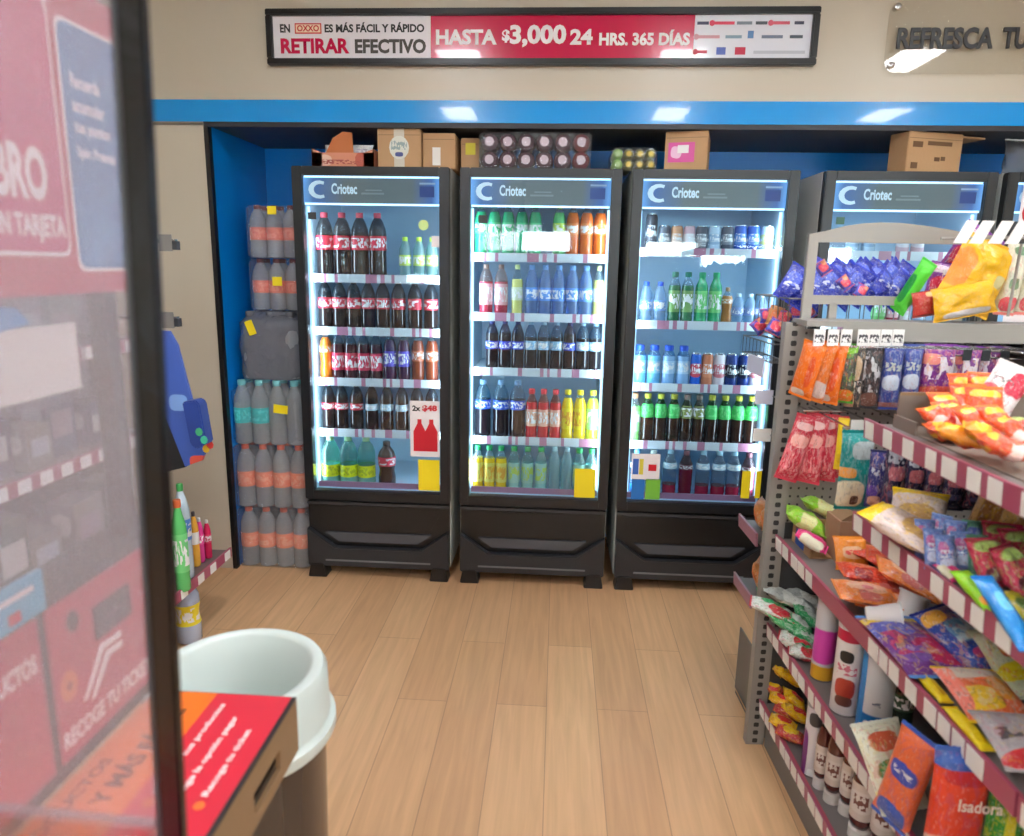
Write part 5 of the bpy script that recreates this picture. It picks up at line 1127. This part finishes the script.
tray = link('display_tray', MB().box(0, .5, -.006, 0, 0, .085).box(-.006, .0, -.10, .0, 0, .03).box(.494, .5, -.5, -.006, 0, .085).box(.0, .494, -.5, -.006, 0, .003).mesh('display_tray', mat('tray_grey', (126, 110, 98), .6)), None, G(.06, -.555, L1-.0135), (0, 0, ANG)); tag(tray, 'brown-grey cardboard tray behind the orange bags on the top shelf', 'tray'); link('tray_lip', MB().box(-.0, .5, -.0075, -.006, .078, .085).mesh('tray_lip', BROWNB), tray)

# second shelf (L2)
z = L2-.014
lay(905, 528, z, .13, .17, .05, 'sandwich', 'cream bag with sandwich picture and yellow end at the left of the second shelf', yaw=40, tilt=18, seed=111)
lay(918, 512, z, .12, .13, .05, 'sandwich', 'cream bag with yellow end behind the sandwich bag on the second shelf', yaw=-30, tilt=35, seed=112)
lay(1000, 512, z, .11, .2, .05, 'cookiebag', 'tan cookie bag with yellow end at the back of the second shelf', yaw=-48, tilt=40, seed=113)
g = 'small blue and green sachets on the second shelf'
for k, (px, py, key, yw) in enumerate(((925, 539, 'sachet', 20), (934, 549, 'sachet', 25), (946, 556, 'sachet', 30), (938, 533, 'sachet', -15), (955, 540, 'sachet', 10), (962, 552, 'sachet', 30), (972, 540, 'sachetg', 12), (978, 556, 'sachetg', 25), (985, 530, 'sachet', -10), (994, 545, 'sachetg', 20))):
    lay(px, py, z, .042, .085, .024, key, '%s sachet in the second shelf cluster, %s from left' % ('green and blue' if key == 'sachetg' else 'blue and white', ORD[k]), yaw=yw-30, tilt=68, seed=120+k % 4, name='sachet', cat='sachet', group=g)
lay(951, 572, z, .045, .05, .02, 'magenta', 'small magenta packet in front of the blue sachets', yaw=20, tilt=20, seed=131, name='candy_packet', cat='candy bag')
for k, (px, py) in enumerate(((990, 562), (1003, 545), (1014, 570), (1022, 552))):
    lay(px, py, z, .075, .1, .04, 'redpack', 'red and green packet, right end of second shelf, %s from left' % ORD[k], yaw=(10, -20, 30, 0)[k], tilt=50, seed=133+k, group='red packets on the second shelf', name='candy_packet', cat='candy bag')
lay(976, 590, z, .04, .10, .025, 'limepack', 'long lime green toy packet lying over the second shelf rail', yaw=8, tilt=20, seed=138, name='candy_packet', cat='candy bag')
lay(1005, 612, z, .04, .15, .025, 'bluepack', 'long bright blue packet lying right of the lime packet', yaw=4, tilt=28, seed=139, name='candy_packet', cat='candy bag')
lay(1026, 612, z, .05, .12, .03, 'oliveyel', 'olive yellow packet at the right edge of the second shelf', yaw=8, tilt=10, seed=140, name='candy_packet', cat='candy bag')

# third shelf (L3)
z = L3-.014
bx = link('display_tray', MB().box(0, .24, -.006, 0, 0, .075).box(-.0, .004, -.15, -.006, 0, .03).box(.236, .24, -.15, -.006, 0, .06).box(0, .24, -.15, -.006, 0, .004).mesh('display_tray', CARD), None, G(.045, -.04, z+.0005), (0, 0, ANG)); tag(bx, 'low brown cardboard tray at the far end of the third shelf', 'tray'); link('blue_side', MB().box(-.001, .0, -.1, -.03, .004, .055).mesh('blue_side', mat('tray_blue', (30, 80, 160), .5)), bx)
lay(806, 521, z, .10, .14, .055, 'lime', 'bright lime green bag in the tray at the far end of the third shelf', yaw=70, tilt=28, seed=151, lift=.02)
lay(822, 507, z, .10, .17, .05, 'lime', 'lime and orange bag lying behind the lime green one in the tray', yaw=80, tilt=25, seed=152, lift=.04)
lay(800, 508, z, .08, .10, .05, 'lime', 'small lime green bag standing at the tray corner by the slotted post', yaw=40, tilt=50, seed=154, lift=.03)
lay(812, 541, z, .07, .10, .04, 'magenta', 'hot pink and cream packet in front of the lime bags', yaw=60, tilt=25, seed=153, name='candy_packet', cat='candy bag', lift=.012)
dv = link('divider_box', MB().box(0, .006, -.0, .1, 0, .13).box(.006, .22, .0, .006, 0, .13).box(.006, .22, .094, .1, 0, .13).box(.006, .22, .006, .094, 0, .004).mesh('divider_box', mat('carton_brown', (160, 120, 92), .8)), None, onZ(836, 563, z)+Vector((0, 0, .0005)), (0, 0, ANG)); tag(dv, 'open brown carton standing between lime bags and orange cakes', 'box'); link('carton_flap', MB().prism([(.006, .13), (.02, .13), (.05, .15), (.04, .155)], 'y', .01, .09).mesh('carton_flap', BROWNB), dv)
lay(851, 553, z, .10, .10, .03, 'orground', 'round orange cake packet leaning on the brown carton', yaw=0, tilt=62, seed=155, name='cake_packet', cat='cake packet', crumple=.05)
g = 'orange and red cake packets on the third shelf'
for k, (px, py, key, yw, W_, H_, tl) in enumerate(((876, 556, 'redorange', 75, .11, .15, 15), (893, 566, 'redorange', 65, .1, .15, 20), (864, 574, 'redorange', 80, .1, .13, 8), (886, 584, 'orgpack', 75, .13, .17, 8), (908, 580, 'orgpack', 68, .12, .17, 25), (866, 594, 'orgpack', 78, .12, .15, 5), (888, 603, 'orgpack', 72, .12, .17, 5))):
    lay(px, py, z, W_, H_, .04, key, '%s cake packet on the third shelf, %s from the far end' % ('red-orange' if key == 'redorange' else 'orange and peach', ORD[k]), yaw=yw, tilt=tl, seed=156+k, name='cake_packet', cat='cake packet', group=g, lift=.012*(k % 3))
def cup(px, py, r0, r1, h, rot, label):
    c = onZ(px, py, L3+(.03 if py < 620 else -.006)); o = link('paper_cup', MB().lathe([(.001, 0), (r0, 0), (r1, h), (r1-.003, h), (r0-.003, .004), (.001, .004)], 24, close=False).mesh('paper_cup', print_mat('cup_print', (238, 230, 226), [(.7, .3, .2, .12, (226, 130, 150))], None, foil=0, rough=.5), 50), None, c, rot); tag(o, label, 'cup', 'paper cups on the third shelf')
    link('rolled_rim', MB().lathe([(r1-.004, h-.002), (r1+.003, h-.003), (r1+.003, h+.002), (r1-.004, h+.002)], 24).mesh('rolled_rim', WHITE, 40), o)
cup(903, 622, .022, .034, .075, (math.radians(-12), math.radians(22), 0), 'white paper cup with pink print tipped on the third shelf')
cup(866, 616, .022, .032, .075, (math.radians(80), 0, math.radians(75)), 'white paper cup lying on its side behind the big purple bag')
lay(914, 645, z, .155, .25, .04, 'bigpurple', 'large purple, blue and yellow bag lying along the third shelf rail', yaw=2, tilt=3, roll=0, seed=165, lift=.004, crumple=.15)
lay(960, 638, z, .10, .2, .06, 'bluebag', 'dark blue bag with orange and pale picture on the third shelf', yaw=10, tilt=14, roll=-16, seed=166, crumple=.2)
lay(930, 684, z, .03, .12, .02, 'yelstrip', 'long yellow packet along the third shelf rail below the purple bag', yaw=2, tilt=5, seed=167, name='candy_packet', cat='candy bag')
lay(984, 695, z, .135, .17, .045, 'mango', 'orange, pink and yellow bag lying on the third shelf', yaw=-4, tilt=6, seed=168, lift=.006)
lay(1014, 662, z, .12, .16, .05, 'yelwhite', 'pale bag with yellow and red print behind the orange one', yaw=10, tilt=30, seed=169)
lay(968, 728, z, .03, .12, .02, 'yelstrip', 'second long yellow packet on the third shelf rail below the orange bag', yaw=2, tilt=5, seed=170, name='candy_packet', cat='candy bag')
lay(1024, 742, z, .13, .14, .045, 'greybag', 'grey bag with red edge at the near end of the third shelf', yaw=-5, tilt=10, seed=171, lift=.006)

# fourth shelf (L4)
z = L4-.014
g = 'wrapped candy bags at the far end of the fourth shelf'
for k, (px, py, key, yw, W_, H_, tl, lf) in enumerate(((772, 609, 'xmas', 70, .07, .13, 15, .06), (790, 598, 'silverw', 75, .08, .17, 20, .05), (805, 596, 'silverw', 85, .08, .15, 20, .05), (783, 620, 'greenw', 60, .06, .10, 25, .03), (797, 624, 'greenw', 70, .06, .10, 30, .02), (808, 617, 'greenw', 80, .06, .10, 35, .02), (796, 642, 'xmas', 65, .06, .10, 15, .0), (806, 638, 'greenw', 75, .06, .09, 20, .0), (773, 597, 'greenw', 75, .05, .1, 15, .05), (803, 652, 'xmas', 70, .06, .08, 5, 0))):
    lay(px, py, z, W_*1.12, H_*1.12, .04, key, '%s candy bag, fourth shelf far end, %s of the pile' % ({'xmas': 'red, white and green', 'silverw': 'silver-white', 'greenw': 'shiny green'}[key], ORD[k]), yaw=yw, tilt=tl, seed=175+k % 5, name='candy_bag', cat='candy bag', group=g, lift=lf, crumple=.5)
def canister(px, pyb, pyt, wpx, zs, m, lidm, label, name='snack_canister', band=None, cat='canister', inverted=False):
    b = onZ(px, pyb, zs+.0005); s = mpp(b); r = wpx*s/2; tp = onY(px, pyt, b.y); h = min(tp.z-zs, .236 if zs < .3 else .262)
    if inverted:
        o = link(name, MB().lathe([(r*.5, .03), (r*.8, .036), (r, .055), (r, h*.8), (r*.8, h*.93), (r*.6, h)], 22).mesh(name, m, 40), None, b, (0, 0, -.6))
        link('cap', MB().lathe([(r*.92, 0), (r*.92, .03), (r*.6, .034)], 22).mesh('cap', lidm, 40), o)
        link('label', MB().lathe([(r*1.01, h*.28), (r*1.01, h*.72)], 22, close=False).mesh('label', band, 40), o)
    else:
        o = link(name, MB().lathe([(r*.97, 0), (r, .004), (r, h-.014)], 28).mesh(name, m, 40), None, b, (0, 0, -.5))
        link('base_rim', MB().lathe([(r*.9, 0), (r*1.015, 0), (r*1.015, .005), (r*.9, .005)], 28).mesh('base_rim', CHROME, 40), o)
        link('lid', MB().lathe([(r*1.03, h-.014), (r*1.03, h-.002), (r*.96, h)], 28).mesh('lid', lidm, 40), o)
        if band: link('label_band', MB().lathe([(r*1.004, h*band[1]), (r*1.004, h*band[2])], 28, close=False).mesh('label_band', band[0], 40), o)
    tag(o, label, cat)
    return o
canister(821, 677, 596, 21, z, PM('can_pinkwhite', (206, 204, 206), [(.5, .45, .8, .22, (214, 60, 170)), (.5, .08, .8, .12, (236, 170, 40))], None, wob=.06, foil=0), mat('lid_clear', (200, 200, 200), .2), 'grey and magenta round snack canister with yellow base on the fourth shelf')
canister(843, 710, 618, 26, z, PM('can_redwhite', (236, 226, 222), [(.5, .95, .8, .08, (206, 30, 66)), (.45, .7, .25, .07, (30, 28, 30)), (.5, .33, .35, .12, (190, 60, 44)), (.5, .18, .3, .06, (110, 60, 50))], [(.5, .55, .34, .06, (214, 110, 130), 5)], wob=.12, foil=0), mat('lid_white', (230, 226, 224), .3), 'white canister with red top band and black moustache-like mark, centre of three')
canister(872, 730, 645, 32, z, PM('can_whiteblue', (214, 216, 220), [(.5, .1, .9, .18, (0, 110, 186)), (.05, .5, .14, .6, (20, 130, 206)), (.35, .12, .12, .08, (226, 226, 230))], [(.55, .42, .12, .03, (110, 120, 140), 6)], wob=.03, foil=0), mat('lid_white', (230, 226, 224), .3), 'white canister with blue base and side stripe, right of three')
d = bottle_data('darkgreen', 'soda', .03, .2, (30, 48, 34), (40, 70, 46), (30, 60, 36), fill=.9); c = onZ(897, 735, z+.0005); place(d, c, 'sauce_bottle', 'dark green bottle right of the blue and white canister', 'bottle', None)
lay(890, 765, z, .13, .19, .05, 'saladbag', 'white bag with red and green vegetable print on the fourth shelf', yaw=15, tilt=48, seed=185)
stand(893, 917, 728, 832, -.92, 'pinkorange', 'orange and blue narrow bag with blue fin top on the fourth shelf', yaw=-62, roll=10, seed=186, T=.045, W=.09)
o = stand(928, 985, 748, 868, -1.06, 'isa', 'red-orange bean pouch with blue top and white brand lettering', yaw=-6, seed=187, T=.05, crumple=.08)
t0 = loc_(onL(948, 807, -1.09)); s_ = mpp(onL(955, 800, -1.09))
lt = link('lettering', text_mesh('Isadora', 14*s_, mat('isa_white', (246, 226, 214), .5), 42*s_, .02), o); lt.location = (-.012, -.0275, .014)
stand(985, 1024, 788, 870, -1.03, 'greenyel', 'green bag with yellow stripes right of the red bean pouch', yaw=-10, seed=188, T=.04)

# bottom shelf (L5)
z = L5-.014
g = 'yellow candies on the bottom shelf'
for k, (px, py, key, yw, tl, lf) in enumerate(((775, 668, 'yelcandy', 60, 50, .08), (784, 676, 'yelcandy', 70, 25, .07), (771, 690, 'redcandy', 50, 15, .02), (792, 682, 'yelcandy', 80, 30, .06), (782, 705, 'yelcandy', 65, 15, .01), (794, 703, 'yelcandy', 75, 35, .02), (787, 716, 'redcandy', 60, 10, 0), (783, 727, 'yelcandy', 60, 10, 0), (797, 718, 'yelcandy', 75, 25, .01), (790, 738, 'redcandy', 60, 8, 0))):
    lay(px, py-4, z, .055, .085, .035, key, '%s candy bag, bottom shelf far end, %s of the pile' % ('yellow' if key == 'yelcandy' else 'red and yellow', ORD[k]), yaw=yw, tilt=tl, seed=190+k % 5, name='candy_bag', cat='candy bag', group=g, lift=lf, crumple=.4)
canister(811, 772, 686, 20, z, PM('can_purple', (216, 212, 216), [(.1, .3, .18, .36, (110, 30, 120)), (.5, .85, .3, .1, (60, 58, 60)), (.5, .05, .16, .08, (240, 240, 240))], None, wob=.05, foil=0), mat('lid_grey', (150, 150, 150), .3), 'white and purple slim canister on the bottom shelf')
BRW = mat('syrup_brown', (84, 36, 32), .25, coat=.4); CAPW = mat('cap_cream', (226, 214, 206), .4); SL = PM('syrup_label', (206, 190, 180), [(.5, .5, .6, .3, (216, 204, 196))], [(.5, .5, .3, .2, (110, 60, 50), 5)], foil=0, wob=.05)
for k, (px, pyb, pyt, w_) in enumerate(((819, 786, 726, 14), (831, 800, 732, 17), (846, 812, 742, 17), (858, 836, 752, 22), (880, 852, 765, 24))):
    canister(px, pyb, pyt, w_, z, BRW, CAPW, 'brown syrup bottle standing on its cream cap, %s from the far end' % ORD[k], 'syrup_bottle', SL, 'bottle', True)['group'] = 'syrup bottles on the bottom shelf'

# ------------------------------------------------------------------ left wall shelving seen past and through the screen
def left_shelving():
    t = thing('wall_shelving', 'dark wall shelving with price rails along the left wall behind the clear screen', 'shelving', (-1.5, 3.07, 0))
    inv = Matrix.Translation(-t.location)
    def o(n, me, par=None):
        ob = link(n, me, par or t)
        if par is None: ob.matrix_parent_inverse = inv
        return ob
    DK = mat('left_shelf_dark', (66, 62, 62), .5)
    o('back_panel', MB().box(-2.0, -1.97, .5, 3.07, .0, 1.75).mesh('back_panel', DK))
    o('base', MB().box(-1.97, -1.8, .5, 3.0, 0, .12).mesh('base', BLACKM))
    rg = random.Random(5)
    for z in (.322, .68, 1.02, 1.36):
        ye = 3.07 if z < .5 else 2.55
        s = o('shelf', MB().box(-1.97, -1.5, .5, ye, z-.03, z-.015).mesh('shelf', mat('left_shelf_top', (112, 98, 92), .5)))
        r = o('price_rail', MB().box(-1.502, -1.494, .5, ye, z-.045, z).mesh('price_rail', BURG), s)
        y = ye-.02
        while y > .9:
            o('price_tag', MB().box(-1.494, -1.491, y-.05, y, z-.042, z-.004).mesh('price_tag', TAGW), r); y -= .05+rg.choice((.04, .06, .09))
    for y in (1.2, 2.2, 3.05): o('upright', MB().box(-1.97, -1.94, y-.02, y, .1, 1.75).mesh('upright', GREYD))
left_shelving()
muted = [(96, 92, 104), (120, 112, 110), (84, 96, 112), (110, 84, 92), (132, 128, 120), (90, 104, 96)]
for si, z in enumerate((.322, .68, 1.02, 1.36)):
    rg = random.Random(si+20); y = (1.9, 2.35, 2.35, 2.35)[si]; k = 0
    while y > 1.0 and k < 10:
        w_, h_ = rg.uniform(.09, .15), rg.uniform(.13, .24); c = muted[rg.randrange(6)]
        m = print_mat('muted_%d' % muted.index(c), c, [(.5, .6, .35, .2, tuple(min(255, v+50) for v in c))], None, foil=0, rough=.5)
        o = link('product_box', MB().box(-.05, .05, -w_/2, w_/2, 0, h_).mesh('product_box', m, bevel=.003), None, (-1.59-rg.uniform(0, .06), y, z-.0145)); tag(o, 'muted box on the left shelving, %s shelf up, %s from far end' % (ORD[si], ORD[k]), 'box', 'boxes on the left shelving')
        link('box_label', MB().box(.05, .0507, -w_*.35, w_*.35, h_*.3, h_*.7).mesh('box_label', mat('lbl_%d' % (k % 3), ((190, 186, 182), (150, 130, 140), (170, 176, 186))[k % 3], .5)), o)
        y -= w_+rg.uniform(.02, .06); k += 1
# blue hanging display beside the screen
Yd = 2.25
def dp(px, py, Y=Yd): p = onY(px, py, Y); return (p.x, p.z)
BD = mat('display_blue', (58, 88, 176), .4); BDD = mat('display_navy', (36, 62, 140), .4)
o0 = onY(185, 440, Yd)
t = thing('hanging_display', 'blue cardboard hanging display with a tilted tray beside the black screen post', 'display', (o0.x, Yd, o0.z)); inv = Matrix.Translation(-t.location)
def oo(n, me, lab=None):
    ob = link(n, me, t); ob.matrix_parent_inverse = inv
    if lab: ob['label'] = lab
    return ob
oo('back_board', MB().prism([dp(150, 330), dp(170, 331), dp(178, 345), dp(206, 452), dp(203, 460), dp(186, 466), dp(160, 400)], 'y', Yd-.006, Yd+.006).mesh('back_board', print_mat('disp_print', (62, 92, 178), [(.5, .48, .2, .06, (130, 170, 230)), (.85, .04, .2, .05, (220, 80, 60))], None, foil=0, rough=.4)))
oo('tray', MB().prism([dp(191, 399), dp(204, 397), dp(208, 401), dp(215, 440), dp(205, 445), dp(199, 440)], 'y', Yd-.06, Yd-.0065).mesh('tray', BDD, bevel=.004))
oo('lower_pouch', MB().prism([dp(160, 402), dp(186, 467), dp(165, 472), dp(150, 470)], 'y', Yd-.005, Yd+.04).mesh('lower_pouch', BLACKM), 'black lower back of the display')
p0 = onY(165, 338, Yd); oo('hanger', MB().tube([(p0.x, Yd+.008, p0.z), (-1.3, Yd+.008, p0.z), (-1.95, Yd+.008, p0.z)], .006).mesh('hanger', CHROME))
for k, (px, py) in enumerate(((199, 432), (204, 440), (202, 449), (198, 453))):
    p = onY(px, py, Yd-.062); c = ((60, 170, 110), (60, 190, 150), (226, 60, 50), (240, 190, 40))[k]
    link('colour_dot', MB().prism([(p.x+.012*math.cos(a*.785), p.z+.014*math.sin(a*.785)) for a in range(8)], 'y', Yd-.063 if k < 2 else Yd-.0085, Yd-.0605 if k < 2 else Yd-.0062).mesh('colour_dot', mat('dot%d' % k, c, .5)), t).matrix_parent_inverse = inv
# display arms with tag holders above it
for k, (px, py) in enumerate(((168, 241), (170, 318))):
    Y = 2.5; p = onY(px, py, Y); a = thing('tag_hook', 'chrome display hook with tag holder left of the recess, %s of two' % ('upper', 'lower')[k], 'hook', (p.x, Y, p.z), group='tag hooks')
    link('arm', MB().tube([(-.55, .0, 0), (.0, 0, 0)], .007).box(-.05, .03, -.01, .01, -.006, .006).mesh('arm', CHROME), a); link('tag_holder', MB().box(-.025, .02, -.014, -.01, -.035, .022).mesh('tag_holder', mat('holder_grey', (120, 116, 112), .4)), a); link('end_cap', MB().box(.02, .036, -.012, .012, -.03, .0).mesh('end_cap', DGREY), a)
# cleaning products on the low left shelf
def flask(px, pyb, pyt, wpx, zs, bodyc, labc, capc, label, shape='juice'):
    b = onZ(px, pyb, zs); s = mpp(b); r = wpx*s/2; h = onY(px, pyt, b.y).z-zs
    d = bottle_data('fl%d%d' % (px, pyb), shape, r, h, bodyc, labc, capc, fill=.95); place(d, (b.x, b.y, zs+.0005), 'cleaner_bottle', label, 'bottle', 'household bottles on the low left shelf')
z = .322-.0145
flask(187, 578, 484, 15, z, (190, 206, 216), (80, 130, 200), (60, 170, 80), 'tall pale blue bottle with green cap beside the black post', 'soda')
flask(184, 590, 500, 14, z, (96, 200, 110), (110, 210, 120), (200, 90, 40), 'bright green household bottle nearest the black post', 'juice')
flask(197, 566, 512, 8, z, (236, 170, 60), (240, 236, 230), (60, 56, 60), 'slim white and orange bottle on the low left shelf', 'soda')
flask(202, 562, 518, 7, z, (226, 60, 140), (230, 70, 150), (200, 200, 205), 'slim hot pink bottle on the low left shelf', 'soda')
flask(209, 558, 520, 7, z, (206, 30, 80), (214, 40, 90), (214, 214, 206), 'slim crimson bottle with pale top on the low left shelf', 'soda')
flask(190, 640, 578, 24, .0005, (176, 186, 210), (240, 216, 40), (220, 170, 110), 'squat lilac bottle with yellow label and tan cap, nearest on the left', 'sport')
